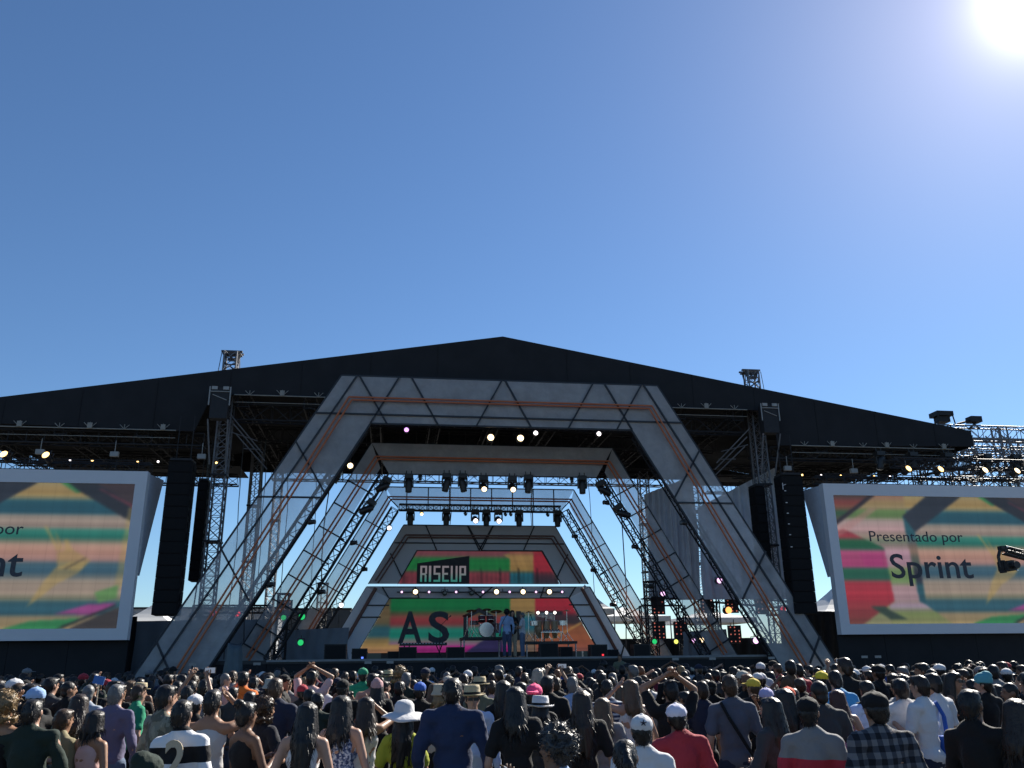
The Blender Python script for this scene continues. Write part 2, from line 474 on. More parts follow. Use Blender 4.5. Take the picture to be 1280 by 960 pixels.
def arch(label, Y, a, b, s, zt, zi, z0, seams, cx=0.0, panel=None, orange=None, seam_w=0.085, leg_inset=0.0, leg_panel=None):
    """trapezoid portal: cloth panels cut by dark seams, orange tubes in front; outer half-width a - s z, inner b - s z"""
    ar = empty("portal_arch", (cx, Y, 0), label=label, cat="stage arch", group="nested trapezoid arches of the stage")
    panel = panel or SCRIM
    xo, xi = (lambda z: a - s * z), (lambda z: b - s * z)
    polys = []
    for sg in (-1, 1):
        g = leg_inset
        polys.append(("leg", [(sg * xo(zt), zt), (sg * (xi(zi) + g), zi + g * 0.6), (sg * (xi(z0) + g), z0), (sg * xo(z0), z0)]))
    polys.append(("bar", [(-xo(zt), zt), (xo(zt), zt), (xi(zi), zi), (-xi(zi), zi)]))
    for p, q in seams:
        nxt = []
        for k, po in polys: nxt += [(k, c) for c in pcut(po, p, q)]
        polys = nxt
    for i, (k, po) in enumerate(polys):
        m = MB(); n = len(po); y = 0.004 * (i % 2)
        m.add([(x, y, z) for x, z in po], [tuple(range(n))])
        m.build("panel", (leg_panel or panel) if k == "leg" else panel, ar)
    for p, q in seams:
        m = MB(); m.tube((p[0], -0.03, p[1]), (q[0], -0.03, q[1]), seam_w / 2, n=4); m.build("seam_bar", SEAM, ar)
    outline = [[(-xo(z0), z0), (-xo(zt), zt), (xo(zt), zt), (xo(z0), z0)], [(-xi(z0), z0), (-xi(zi), zi), (xi(zi), zi), (xi(z0), z0)]]
    for pts in outline:
        for u, v in zip(pts[:-1], pts[1:]):
            m = MB(); m.tube((u[0], 0.03, u[1]), (v[0], 0.03, v[1]), seam_w / 2, n=4); m.build("edge_bar", SEAM, ar)
    if orange:
        for off in (-0.055, 0.055):
            pts = [(x + (off if x < 0 else -off), -0.12, z - off) for x, z in orange]
            for u, v in zip(pts[:-1], pts[1:]):
                m = MB(); m.tube(u, v, 0.034, n=6); m.build("orange_tube", ORANGE, ar)
    return ar, xo, xi

def leg_truss(ar, xo, xi, zi, z0, w, yc, bay, sides=(-1, 1), n_off=0.5):
    for sg in sides:
        m = MB()
        p0 = (sg * (xi(z0) + w * n_off), yc, z0); p1 = (sg * (xi(zi) + w * n_off), yc, zi)
        m.truss(p0, p1, w, w, bay, 0.032, 0.016, upv=(0, 1, 0)); m.build("leg_truss", DARK_STEEL, ar)

mirror = lambda L: L + [((-p[0], p[1]), (-q[0], q[1])) for p, q in L]
# 1: the largest
s1 = [((-6.87, 10.64), (6.87, 10.64))]
s1 += mirror([((-5.36, 12.11), (-4.3, 10.31)), ((-3.90, 12.11), (-4.89, 10.31)), ((-3.45, 12.11), (-2.44, 10.31)), ((-0.06, 12.11), (-1.02, 10.31)),
              ((-5.45, 12.11), (-12.3, 0.3)), ((-7.48, 9.56), (-6.36, 7.72)), ((-8.62, 7.56), (-6.45, 7.56)), ((-9.72, 5.8), (-8.65, 4.07)), ((-11.45, 2.78), (-10.95, 1.85))])
A1, xo, xi = arch("largest and frontmost trapezoid arch of grey scrim with double orange tubes", 0.0, 13.03, 10.86, 0.579, 12.115, 10.31, GROUND, s1,
                  orange=[(-11.5, 0.3), (-5.645, 11.2), (5.645, 11.2), (11.5, 0.3)], leg_inset=0.0)
leg_truss(A1, xo, xi, 10.2, GROUND, 0.34, 0.25, 0.5)
m = MB(); m.truss((-5.9, 0.3, 11.9), (5.9, 0.3, 11.9), 0.3, 0.3, 0.6, 0.03, 0.014); m.build("top_truss", DARK_STEEL, A1)
# 2
s2 = []
for z in (8.80, 7.93, 7.03, 6.11, 5.22, 4.33, 3.44, 2.75):
    x = 10.733 - 0.5653 * z
    s2.append(((-x, z), (-(x - 0.98), z - 0.54)))
s2 = mirror(s2)
A2, xo, xi = arch("second arch from the front, grey scrim with an unlit crossbar hung with moving lights", 3.0, 10.733, 9.335, 0.5653, 10.32, 9.11, DECK, s2,
                  orange=[(-8.98, 2.2), (-4.68, 9.7), (4.68, 9.7), (8.98, 2.2)], leg_inset=0.34, seam_w=0.075)
leg_truss(A2, xo, xi, 9.0, DECK, 0.32, 0.14, 0.42)
# 3
s3 = []
for z in (7.95, 7.02, 6.10, 5.20, 4.30, 3.40, 2.70):
    x = 9.617 - 0.5705 * z
    s3.append(((-x, z), (-(x - 0.85), z - 0.46)))
s3.append(((-4.15, 9.0), (-3.66, 8.5)))
s3 = mirror(s3) + [((-3.30 + 0.943 * i, 9.42), (-3.30 + 0.943 * i, 8.41)) for i in range(8)]
A3, xo, xi = arch("third arch from the front, open against the sky with a lattice crossbar", 7.3, 9.617, 8.457, 0.5705, 9.42, 8.41, DECK, s3, cx=-0.10,
                  orange=[(-7.75, 2.2), (-4.04, 8.9), (4.04, 8.9), (7.75, 2.2)], leg_inset=0.38, seam_w=0.065)
leg_truss(A3, xo, xi, 8.45, DECK, 0.34, 0.14, 0.4)
m = MB(); m.truss((-3.62, 0.12, 8.53), (3.62, 0.12, 8.53), 0.26, 0.26, 0.3, 0.03, 0.015); m.build("crossbar_truss", DARK_STEEL, A3)
# 4: solid panels around the two centre screens
GREY_PANEL = mat("grey fabric panel", (0.52, 0.53, 0.56), 0.85, var=0.07, scale=1.2, bump=0.08, bscale=3)
up_seams = mirror([((-2.50, 7.94), (-1.98, 6.82)), ((-0.58, 7.94), (0.06, 6.82)), ((-0.60, 7.94), (-0.05, 6.82)), ((-4.04, 6.66), (-3.50, 5.62))]) + [((-3.88, 7.13), (3.88, 7.13))]
A4, xo, xi = arch("smallest rearmost arch of solid grey panels around the upper centre screen", 8.6, 7.966, 6.70, 0.5646, 7.94, 6.816, 5.33, up_seams,
                  panel=GREY_PANEL, orange=[(-4.60, 5.4), (-3.33, 7.42), (3.33, 7.42), (4.60, 5.4)], seam_w=0.075)
for c in A4.children:
    if c.name.startswith("orange"): c.data.materials[0] = mat("dull brown tube", (0.14, 0.06, 0.045), 0.5)
low_seams = mirror([((-4.95, 4.41), (-4.02, 4.41)), ((-5.26, 3.91), (-4.36, 3.91)), ((-4.35, 5.20), (-4.04, 4.72)), ((-2.9, 5.2), (-2.72, 4.72)), ((-0.55, 5.2), (0.05, 4.72)), ((-6.5, 2.7), (-6.33, 2.2))])
A5, xo, xi = arch("lower half of the rear wall, grey panels framing the wide centre screen", 8.6, 7.966, 6.70, 0.5646, 5.20, 4.72, DECK, low_seams,
                  panel=GREY_PANEL, leg_panel=mat("pale grey leg panel", (0.72, 0.76, 0.82), 0.85, var=0.08, scale=1.5), orange=None, seam_w=0.075)
for sg in (-1, 1):
    m = MB(); m.tube((sg * 4.62, -0.08, 5.15), (sg * 6.22, -0.08, 2.2), 0.075, n=6); m.build("brown_tube", mat("dull brown tube", (0.14, 0.06, 0.045), 0.5), A5)
m = MB(); m.box((0, 0.3, 6.6), (7.2, 0.1, 2.5)); m.build("backing_board", BLACK_PAINT, A4)
m = MB(); m.box((0, 0.3, 3.65), (8.6, 0.1, 2.9)); m.build("backing_board", BLACK_PAINT, A5)
m = MB(); m.truss((-5.0, 0.6, 5.02), (5.0, 0.6, 5.02), 0.3, 0.2, 0.5); m.build("rear_truss", DARK_STEEL, A5)
# ------------------------------------------------------------------ LED screens
def led_material(name, strength):
    m, n, l = new_mat(name)
    b = n["Principled BSDF"]
    b.inputs["Base Color"].default_value = (0.03, 0.03, 0.034, 1); b.inputs["Roughness"].default_value = 0.6
    at = n.new("ShaderNodeVertexColor"); at.layer_name = "picture"
    l.new(at.outputs[0], b.inputs["Emission Color"])
    b.inputs["Emission Strength"].default_value = strength
    return m
LED = led_material("led display", 0.42)
LETTER = mat("dark screen lettering", (0.045, 0.047, 0.06), 0.6, var=0.05)

def inpoly(x, y, poly):
    c = np.zeros(x.shape, bool); n = len(poly)
    for i in range(n):
        (x0, y0), (x1, y1) = poly[i], poly[(i + 1) % n]
        if y0 == y1: continue
        k = (y0 > y) != (y1 > y)
        c ^= k & (x < (x1 - x0) * (y - y0) / (y1 - y0) + x0)
    return c

def stripes(t, keys):
    ks = [k for k, _ in keys]
    return np.stack([np.interp(t, ks, [c[i] for _, c in keys]) for i in range(3)], -1)

ORD = ("first", "second", "third", "fourth", "fifth", "sixth", "seventh", "eighth", "ninth", "tenth")
def blur(c):
    p = np.pad(c, ((1, 1), (1, 1), (0, 0)), mode='edge')
    return sum(p[i:i + c.shape[0], j:j + c.shape[1]] for i in range(3) for j in range(3)) / 9
def screen_grid(name, polyfn, nx, nz, colfn):
    """grid sheet facing -Y; polyfn(u, v) -> x, z with u, v in 0..1 (v upwards); colours 0..255 from colfn(s, t), t down"""
    u, v = np.meshgrid(np.linspace(0, 1, nx + 1), np.linspace(0, 1, nz + 1))
    x, z = polyfn(u, v)
    V = np.stack([x, np.zeros_like(x), z], -1).reshape(-1, 3)
    i, j = np.meshgrid(np.arange(nx), np.arange(nz)); a = (j * (nx + 1) + i).ravel()
    F = np.stack([a, a + 1, a + nx + 2, a + nx + 1], -1)
    me = bpy.data.meshes.new(name); me.from_pydata(V.tolist(), [], F.tolist())
    c = colfn(u, 1 - v, x, z)
    if name != "display": c = blur(c); c = c * .86 + c.mean(-1, keepdims=True) * .14
    c = np.clip(c, 0, 255) / 255
    c = np.where(c <= 0.04045, c / 12.92, ((c + 0.055) / 1.055) ** 2.4)
    ca = me.color_attributes.new("picture", 'FLOAT_COLOR', 'POINT')
    ca.data.foreach_set("color", np.concatenate([c.reshape(-1, 3), np.ones((c.size // 3, 1))], 1).astype(np.float32).ravel())
    me.materials.append(LED); me.update()
    return me

def smooth_noise(seed, nr, shape, axis):
    g = np.random.RandomState(seed).randn(nr); k = np.linspace(0, nr - 1, shape[axis])
    w = np.interp(k, np.arange(nr), g)
    return w[:, None] if axis == 0 else w[None, :]

def side_picture(s, t, x, z):
    inner = stripes(t, [(0, (150, 135, 90)), (.03, (172, 140, 78)), (.08, (176, 140, 70)), (.11, (120, 125, 95)), (.13, (30, 88, 105)), (.21, (24, 78, 98)), (.235, (140, 128, 115)), (.27, (160, 138, 122)),
                         (.31, (150, 128, 115)), (.335, (40, 130, 110)), (.38, (18, 122, 104)), (.41, (120, 125, 100)), (.44, (178, 132, 110)), (.49, (196, 134, 112)), (.54, (176, 128, 120)),
                         (.565, (60, 98, 115)), (.62, (48, 96, 122)), (.66, (110, 115, 112)), (.69, (158, 138, 118)), (.76, (165, 140, 120)), (.80, (130, 130, 100)), (.83, (40, 92, 108)),
                         (.90, (34, 88, 108)), (.925, (150, 128, 90)), (1, (165, 140, 85))])
    col = inner.copy()
    left = stripes(t, [(0, (150, 105, 85)), (.06, (172, 140, 80)), (.1, (150, 130, 85)), (.12, (98, 135, 66)), (.165, (92, 128, 62)), (.2, (160, 138, 130)), (.27, (188, 142, 144)), (.33, (150, 130, 110)),
                        (.36, (110, 128, 100)), (.40, (150, 128, 118)), (.45, (182, 132, 150)), (.55, (180, 130, 150)), (.59, (112, 146, 78)), (.68, (110, 146, 78)), (.72, (178, 135, 140)), (.82, (172, 132, 140)), (.87, (120, 138, 80)), (1, (140, 135, 90))])
    k = s < .345; col[k] = left[k]
    hexl = stripes(t, [(.25, (150, 45, 55)), (.33, (170, 45, 55)), (.365, (28, 105, 60)), (.42, (24, 100, 62)), (.45, (180, 60, 110)), (.56, (190, 50, 115)), (.585, (30, 105, 72)), (.655, (28, 104, 76)),
                        (.69, (185, 38, 52)), (.80, (196, 34, 50)), (.86, (160, 42, 48)), (.95, (140, 48, 45)), (1, (120, 60, 45))])
    k = inpoly(s, t, [(-.02, .30), (.03, .27), (.215, .42), (.225, .83), (.05, 1.02), (-.02, 1.02)]); col[k] = hexl[k]
    k = inpoly(s, t, [(.09, .46), (.2, .46), (.2, .56), (.11, .56)]); col[k] = col[k] * .75 + np.array((185, 10, 120)) * .25
    ul = stripes(t, [(0, (70, 55, 50)), (.06, (150, 60, 50)), (.1, (120, 75, 50)), (.14, (40, 90, 55)), (.2, (90, 80, 60)), (.25, (150, 80, 75))])
    k = inpoly(s, t, [(-.02, -.02), (.19, -.02), (.0, .21), (-.02, .22)]); col[k] = ul[k]
    k = inpoly(s, t, [(.19, -.02), (.22, -.02), (.0, .24), (-.02, .24), (-.02, .21), (.0, .205)]); col[k] = (45, 38, 45)
    k = inpoly(s, t, [(.17, .10), (.215, .10), (.04, .30), (.0, .33), (.0, .27)]); col[k] = col[k] * .5 + np.array((185, 120, 115)) * .5
    # lower left chevron
    k = inpoly(s, t, [(.2, .86), (.24, .83), (.36, .84), (.5, 1.02), (.2, 1.02)]); col[k] = stripes(t, [(.83, (165, 130, 135)), (.87, (150, 128, 150)), (.92, (120, 140, 70)), (1, (140, 140, 80))])[k]
    k = inpoly(s, t, [(.11, .87), (.18, .87), (.2, .90), (.28, .97), (.2, .97)]); col[k] = (50, 70, 55)
    # hexagon band
    bandc = stripes(t, [(0, (38, 44, 56)), (.14, (38, 44, 56)), (.17, (28, 84, 100)), (.33, (34, 90, 104)), (.40, (120, 100, 85)), (.45, (130, 100, 80)), (.50, (90, 95, 80)), (.55, (60, 80, 70)), (.60, (42, 44, 58)), (.68, (40, 46, 60)), (.71, (32, 86, 100)), (.86, (32, 84, 100)), (1, (90, 95, 80))])
    k = inpoly(s, t, [(.326, .16), (.376, .29), (.376, .86), (.345, .83)]); col[k] = bandc[k]
    k = inpoly(s, t, [(.326, .16), (.47, -.02), (.645, -.02), (.376, .29)]); col[k] = stripes(s, [(.3, (42, 50, 62)), (.65, (40, 46, 58))])[k]
    k = inpoly(s, t, [(.715, -.02), (.835, -.02), (1.02, .16), (1.02, .29)]); col[k] = (38, 42, 50)
    k = inpoly(s, t, [(.70, -.02), (.73, -.02), (.80, .07), (.78, .07)]); col[k] = (50, 140, 75)
    k = inpoly(s, t, [(.835, -.02), (1.02, -.02), (1.02, .17)]); col[k] = (62, 48, 50)
    k = inpoly(s, t, [(.865, .04), (.875, .04), (1.02, .17), (1.02, .185)]); col[k] = (130, 45, 60)
    k = inpoly(s, t, [(.985, .17), (1.02, .17), (1.02, .7), (.97, .75)]); col[k] = col[k] * .6 + np.array((175, 150, 70)) * .4
    # lower right shapes
    k = inpoly(s, t, [(.77, .90), (.88, .84), (.99, .83), (.9, .91)]); col[k] = (150, 52, 128)
    k = inpoly(s, t, [(.55, 1.02), (.68, .95), (.87, .93), (.78, 1.02)]); col[k] = (40, 140, 72)
    k = inpoly(s, t, [(.90, .76), (.985, .71), (.985, .80), (.92, .83)]); col[k] = (95, 150, 75)
    k = inpoly(s, t, [(.80, 1.02), (.99, .86), (1.02, .86), (1.02, 1.02)]); col[k] = (62, 55, 52)
    k = inpoly(s, t, [(.775, 1.0), (.80, 1.0), (.99, .85), (.985, .84)]); col[k] = (40, 40, 40)
    # soft yellow emblem: a folded wing with four rays
    yel = np.array((186, 150, 70))
    for poly in ([(.66, .86), (.71, .68), (.74, .60), (.80, .55), (.86, .55), (.83, .63), (.76, .70), (.70, .80)], [(.75, .60), (.74, .48), (.80, .47), (.87, .54), (.84, .61)],
                 [(.675, .30), (.69, .31), (.75, .47), (.74, .48)], [(.72, .34), (.73, .36), (.765, .47), (.75, .47)], [(.76, .40), (.775, .40), (.80, .48), (.77, .48)]):
        k = inpoly(s, t, poly); col[k] = col[k] * .38 + yel * .62
    k = inpoly(s, t, [(.775, .60), (.85, .52), (.853, .525), (.778, .607)]); col[k] = (70, 60, 50)
    row = 1 + .055 * smooth_noise(3, 95, s.shape, 0) + .03 * np.sign(np.sin(np.arange(s.shape[0]) * 1.9))[:, None]
    colm = 1 + .018 * smooth_noise(4, 70, s.shape, 1)
    col = col * (row * colm)[..., None]
    col = blur(blur(blur(col)))
    col *= (1 - .05 * (np.arange(col.shape[1]) % 15 == 0))[None, :, None] * (1 - .05 * (np.arange(col.shape[0]) % 17 == 0))[:, None, None]
    return (col * .74 + col.mean(-1, keepdims=True) * .26) * .97

SW, SH = 8.36, 4.70
side_me = screen_grid("display", lambda u, v: (u * SW, v * SH), 300, 170, side_picture)
tx1 = text_mesh("Presentado por", 0.56, 0.006, 0.93)
tx2 = text_mesh("Sprint", 1.26, 0.006, 0.93, offset=0.012)
def width(me):
    xs = [v.co.x for v in me.vertices]; return min(xs), max(xs)
for me, w in ((tx1, 3.80), (tx2, 3.30)):
    a, b = width(me); k = w / (b - a)
    me.transform(Matrix.Diagonal((k, 1, 1, 1)) @ Matrix.Translation((-a, 0, 0)))
def side_screen(x0, label, group_side, inner_sg):
    """x0 left edge of the picture; front of the frame at y=-0.3"""
    sc = empty("screen", (x0, -0.28, 3.18), label=label, cat="video screen", group="video screens either side of the stage")
    d = link("display", side_me, sc)
    l1 = link("lettering", tx1.copy(), d, (1.25, -0.012, 2.98)); l2 = link("lettering", tx2.copy(), d, (1.93, -0.012, 1.64))
    for l_ in (l1, l2): l_.data.materials.clear(); l_.data.materials.append(LETTER)
    fr = [((SW / 2, .1, SH + .22), (SW + .74, .3, .44)), ((SW / 2, .1, -.18), (SW + .74, .3, .36)), ((-.185, .1, SH / 2), (.37, .3, SH)), ((SW + .185, .1, SH / 2), (.37, .3, SH))]
    for c, s_ in fr:
        m = MB(); m.box(c, s_); m.build("frame_bar", WHITE_FRAME, sc)
    m = MB(); m.box((SW / 2, .14, SH / 2), (SW, .2, SH)); m.build("cabinet_back", BLACK_PAINT, sc)
    # cloth-clad cheek that runs back from the inner edge, wider at the top
    xe = (SW + .37) if inner_sg > 0 else -.37
    m = MB(); q = [(xe, -.36), (xe, SH + .44), (xe + inner_sg * .02, SH + .44), (xe + inner_sg * .02, -.36)]
    xc = xe - inner_sg * .03
    V = [(xc, .27, 1.7), (xc, .27, SH + .4), (xc + inner_sg * .20, 1.25, SH + .4), (xc, .45, 1.7)]
    V2 = [(p[0] + inner_sg * .03, p[1], p[2]) for p in V]
    m.add(V + V2, [(0, 1, 2, 3), (7, 6, 5, 4), (0, 4, 5, 1), (1, 5, 6, 2), (2, 6, 7, 3), (3, 7, 4, 0)])
    m.build("side_cheek", mat("slate cloth", (0.52, 0.57, 0.64), 0.9), sc)
    m = MB(); m.truss((-.2, .9, SH + .75), (SW + .2, .9, SH + .75), .3, .3, .5, .03, .014); m.build("top_truss", DARK_STEEL, sc)
    m = MB()
    for i in range(12): m.tube((.1 + i * .74, .5, SH + .4), (.1 + i * .74, .5, SH + .95), .018)
    m.tube((0, .5, SH + .93), (SW, .5, SH + .93), .018); m.build("top_rail", DARK_STEEL, sc)
    m = MB()
    for px in (.4, SW / 2, SW - .4): m.truss((px, .9, GROUND - 3.18), (px, .9, SH + .6), .4, .4, .6, .03, .015)
    m.build("support_truss", DARK_STEEL, sc)
    # black skirt below
    for i in range(5):
        m = MB(); w = SW / 5 + .14; m.box((-.37 + w * (i + .5), .3, (-.15 + GROUND - 3.18) / 2), (w - .012, .06, 3.18 - .15 - GROUND)); m.build("skirt_cloth", BLACK_CLOTH, sc)
side_screen(-12.65 - SW, "left video screen in a white frame, cut off by the picture edge", "left", 1)
side_screen(12.50, "right video screen in a white frame showing Presentado por Sprint", "right", -1)

# ---- centre screens, parts of the rear wall
def up_pic(s, t, x, z):
    c = np.zeros(s.shape + (3,))
    g = stripes(t, [(0, (120, 55, 68)), (.12, (128, 68, 74)), (.2, (60, 100, 58)), (.27, (18, 120, 52)), (.55, (20, 122, 52)), (.62, (90, 80, 60)), (.68, (140, 52, 62)), (1, (132, 44, 58))])
    o = stripes(t, [(0, (140, 70, 65)), (.14, (165, 125, 70)), (.55, (160, 122, 60)), (.62, (110, 105, 70)), (.7, (22, 100, 120)), (1, (20, 92, 112))])
    r = stripes(t, [(0, (150, 40, 50)), (.15, (172, 30, 48)), (.6, (165, 32, 48)), (.72, (84, 40, 52)), (1, (42, 44, 58))])
    c[:] = g; k = x > 1.36; c[k] = o[k]; k = x > 2.46; c[k] = r[k]
    k = inpoly(x, z, [(1.05, 6.65), (1.36, 6.45), (1.36, 6.7)]); c[k] = (150, 120, 70)
    for i in range(9):
        k = (abs(x - (-3.4 + i * .86)) < .035) & (t > .5); c[k] *= .45
    k = (abs(np.mod(x, .21) - .1) < .03) & (t > .62); c[k] *= .75
    return c * (1 + .07 * smooth_noise(5, 60, s.shape, 0) + .04 * smooth_noise(6, 90, s.shape, 1))[..., None] * .84
def lo_pic(s, t, x, z):
    g = stripes(t, [(0, (0, 112, 52)), (.2, (10, 108, 52)), (.26, (70, 84, 44)), (.33, (120, 62, 50)), (.4, (146, 44, 48)), (.47, (130, 48, 50)), (.52, (100, 85, 78)), (.58, (20, 128, 108)), (.7, (10, 124, 104)), (.78, (110, 118, 112)), (.86, (150, 90, 130)), (.9, (165, 22, 120)), (1, (160, 18, 115))])
    l = stripes(t, [(0, (70, 70, 50)), (.25, (112, 90, 54)), (.45, (100, 88, 58)), (.55, (34, 86, 100)), (.68, (36, 90, 104)), (.76, (130, 110, 66)), (.85, (168, 132, 70)), (1, (176, 120, 80))])
    o = stripes(t, [(0, (158, 122, 62)), (.22, (150, 116, 60)), (.3, (90, 105, 85)), (.38, (24, 98, 122)), (.55, (22, 92, 114)), (.7, (110, 90, 70)), (1, (120, 96, 80))])
    r = stripes(t, [(0, (172, 26, 44)), (.26, (160, 28, 44)), (.34, (60, 38, 46)), (.46, (52, 40, 44)), (.54, (140, 78, 44)), (.75, (160, 84, 48)), (.9, (150, 76, 52)), (1, (140, 80, 70))])
    c = g.copy(); k = x < -3.95 - .02 * t; c[k] = l[k]; k = x > 1.35; c[k] = o[k]; k = x > 2.5; c[k] = r[k]
    k = inpoly(x, z, [(3.2, 2.9), (4.6, 3.6), (4.62, 3.68), (3.2, 2.96)]); c[k] = (190, 140, 70)
    k = inpoly(x, z, [(-1.0, 2.2), (.3, 3.0), (1.0, 3.0), (1.0, 2.2)]); c[k] = (44, 36, 84)
    k = inpoly(x, z, [(2.6, 3.95), (3.75, 3.95), (3.75, 4.15), (2.6, 4.15)]); c[k] = (40, 34, 40)
    k = (x < -3.5) & (t > .85); c[k] = l[k]
    return c * (1 + .05 * smooth_noise(8, 70, s.shape, 0) + .025 * smooth_noise(9, 110, s.shape, 1))[..., None] * .86
def trap(z0, z1, sl, b):
    def f(u, v):
        z = z0 + (z1 - z0) * v; h = b - sl * z - .03
        return (2 * u - 1) * h, z
    return f
us = link("upper_display", screen_grid("upper_display", trap(5.34, 6.79, .5646, 6.70), 170, 40, up_pic), A4, (0, .12, 0))
ls = link("lower_display", screen_grid("lower_display", trap(2.42, 4.69, .5646, 6.70), 230, 70, lo_pic), A5, (0, .12, 0))
m = MB(); m.slab([(-2.84, 5.34), (-.49, 5.34), (-.49, 6.58), (-2.84, 6.24)], -.03, -.005)
sign = m.build("name_board", mat("black name board", (0.015, 0.016, 0.02), 0.6), us)
mm, n_, l_ = new_mat("teal white led lettering")
bb = n_["Principled BSDF"]; bb.inputs["Base Color"].default_value = (.02, .02, .02, 1)
tcn = n_.new("ShaderNodeTexCoord"); sp = n_.new("ShaderNodeSeparateXYZ"); l_.new(tcn.outputs["Generated"], sp.inputs[0])
rp = n_.new("ShaderNodeValToRGB"); rp.color_ramp.elements[0].color = lin((70, 165, 150)) + (1,); rp.color_ramp.elements[1].color = lin((165, 155, 162)) + (1,)
rp.color_ramp.elements[0].position = .1; rp.color_ramp.elements[1].position = .6
l_.new(sp.outputs["Z"], rp.inputs[0]); l_.new(rp.outputs[0], bb.inputs["Emission Color"]); bb.inputs["Emission Strength"].default_value = .23
GLYPH = {"R": [(0, 0, .28, 1), (.28, .88, 1, 1), (.72, .5, 1, .88), (.28, .42, .86, .54), (.66, 0, .94, .42)], "I": [(0, 0, .34, 1)], "S": [(0, .88, 1, 1), (0, .56, .28, .88), (0, .44, 1, .56), (.72, .12, 1, .44), (0, 0, 1, .12)],
         "E": [(0, 0, .28, 1), (.28, .88, 1, 1), (.28, .44, .86, .56), (.28, 0, 1, .12)], "U": [(0, .12, .28, 1), (.72, .12, 1, 1), (0, 0, 1, .12)], "P": [(0, 0, .28, 1), (.28, .88, 1, 1), (.72, .46, 1, .88), (.28, .40, 1, .52)]}
px = -2.69
for ch in "RISEUP":
    m = MB()
    for x0_, z0_, x1_, z1_ in GLYPH[ch]:
        q = [(x0_ * .30, z0_ * .70), (x1_ * .30, z0_ * .70), (x1_ * .30, z1_ * .70), (x0_ * .30, z1_ * .70)]
        m.slab(q, -.010, .0)
    link("letter", m.mesh("letter", mm), us, (px, -.045, 5.43)); px += (.21 if ch == "I" else .385)
for ch, x0_, w_ in (("A", -3.60, 1.04), ("S", -2.28, .92)):
    ta = text_mesh(ch, 1.0, 0.01, 1.0, offset=0.022)
    a, b = width(ta); zs = [v.co.z for v in ta.vertices]; h = max(zs) - min(zs)
    ta.transform(Matrix.Diagonal((w_ / (b - a), 1, 1.36 / h, 1)) @ Matrix.Translation((-a, 0, -min(zs))))
    ta.materials.clear(); ta.materials.append(LETTER); link("letter", ta, ls, (x0_, -.02, 2.80))
m = MB()   # outlined house emblem and the bar beside it
m.slab([(-.74, 2.9), (-.52, 2.9), (-.52, 3.85), (-.74, 3.98)], -.03, -.01); m.slab([(-.74, 3.98), (-.52, 3.85), (-.05, 4.10), (-.05, 4.30)], -.03, -.01)
m.slab([(-.05, 4.30), (-.05, 4.10), (.48, 3.85), (.70, 3.92)], -.03, -.01); m.slab([(.48, 3.85), (.48, 2.9), (.70, 2.9), (.70, 3.92)], -.03, -.01)
m.slab([(1.62, 2.9), (1.84, 2.9), (1.84, 4.15), (1.62, 4.15)], -.03, -.01)
m.build("house_emblem", mat("faint screen emblem", (.07, .06, .06), .6), ls)

# ------------------------------------------------------------------ hanging speaker arrays
CAB = None
def line_array(x, y, z1, z0, w, n, label, grp):
    la = empty("line_array", (x, y, z1), label=label, cat="speaker array", group=grp)
    m = MB(); m.box((0, 0.3, .06), (w * .9, .7, .08)); m.tube((-w * .3, .3, .1), (-w * .3, .3, 1.7), .018); m.tube((w * .3, .3, .1), (w * .3, .3, 1.7), .018)
    m.build("hanging_frame", DARK_STEEL, la)
    h = (z1 - z0) / n; me = None
    for i in range(n):
        if me is None:
            m = MB(); hw = w / 2
            m.slab([(-hw, -h + .012), (hw, -h + .012), (hw, 0), (-hw, 0)], 0, .62)
            m.slab([(-hw + .03, -h + .04), (hw - .03, -h + .04), (hw - .03, -.03), (-hw + .03, -.03)], -.012, -.001)
            m.box((-hw - .012, .3, -h / 2), (.02, .3, h * .5)); m.box((hw + .012, .3, -h / 2), (.02, .3, h * .5))
            me = m.mesh("speaker_cabinet", mat("black speaker grille", (0.010, 0.010, 0.011), 0.85, var=.3, spec=.2))
        o = link("speaker_cabinet", me, la, (0, .03 * (i / n) ** 2, -h * i)); o.rotation_euler.x = -.03 * (i / n)
line_array(-11.30, -.1, 8.75, 3.6, .80, 13, "tall black hanging speaker array beside the left screen", "hanging speaker arrays")
line_array(-10.86, 1.6, 8.4, 4.85, .36, 10, "narrow black speaker array behind the tall one on the left", "hanging speaker arrays")
line_array(11.02, -.1, 8.65, 3.55, .86, 13, "tall black hanging speaker array beside the right screen", "hanging speaker arrays")
line_array(10.25, 1.1, 8.45, 4.85, .40, 10, "narrow black speaker array behind the tall one on the right", "hanging speaker arrays")
m = MB()   # small white clamps shining on the right array
for z in (8.05, 7.6, 7.2, 6.8, 6.4, 5.95): m.box((10.70, -.125, z), (.07, .02, .03))
m.tube((10.62, -.13, 8.35), (10.62, -.13, 8.1), .015); m.tube((10.62, -.13, 8.25), (10.75, -.13, 8.3), .012)
m.build("white_marker", mat("white marker", (.6, .6, .6), .5), bpy.data.objects["line_array.002"]).location = (-11.02, .1, -8.65)

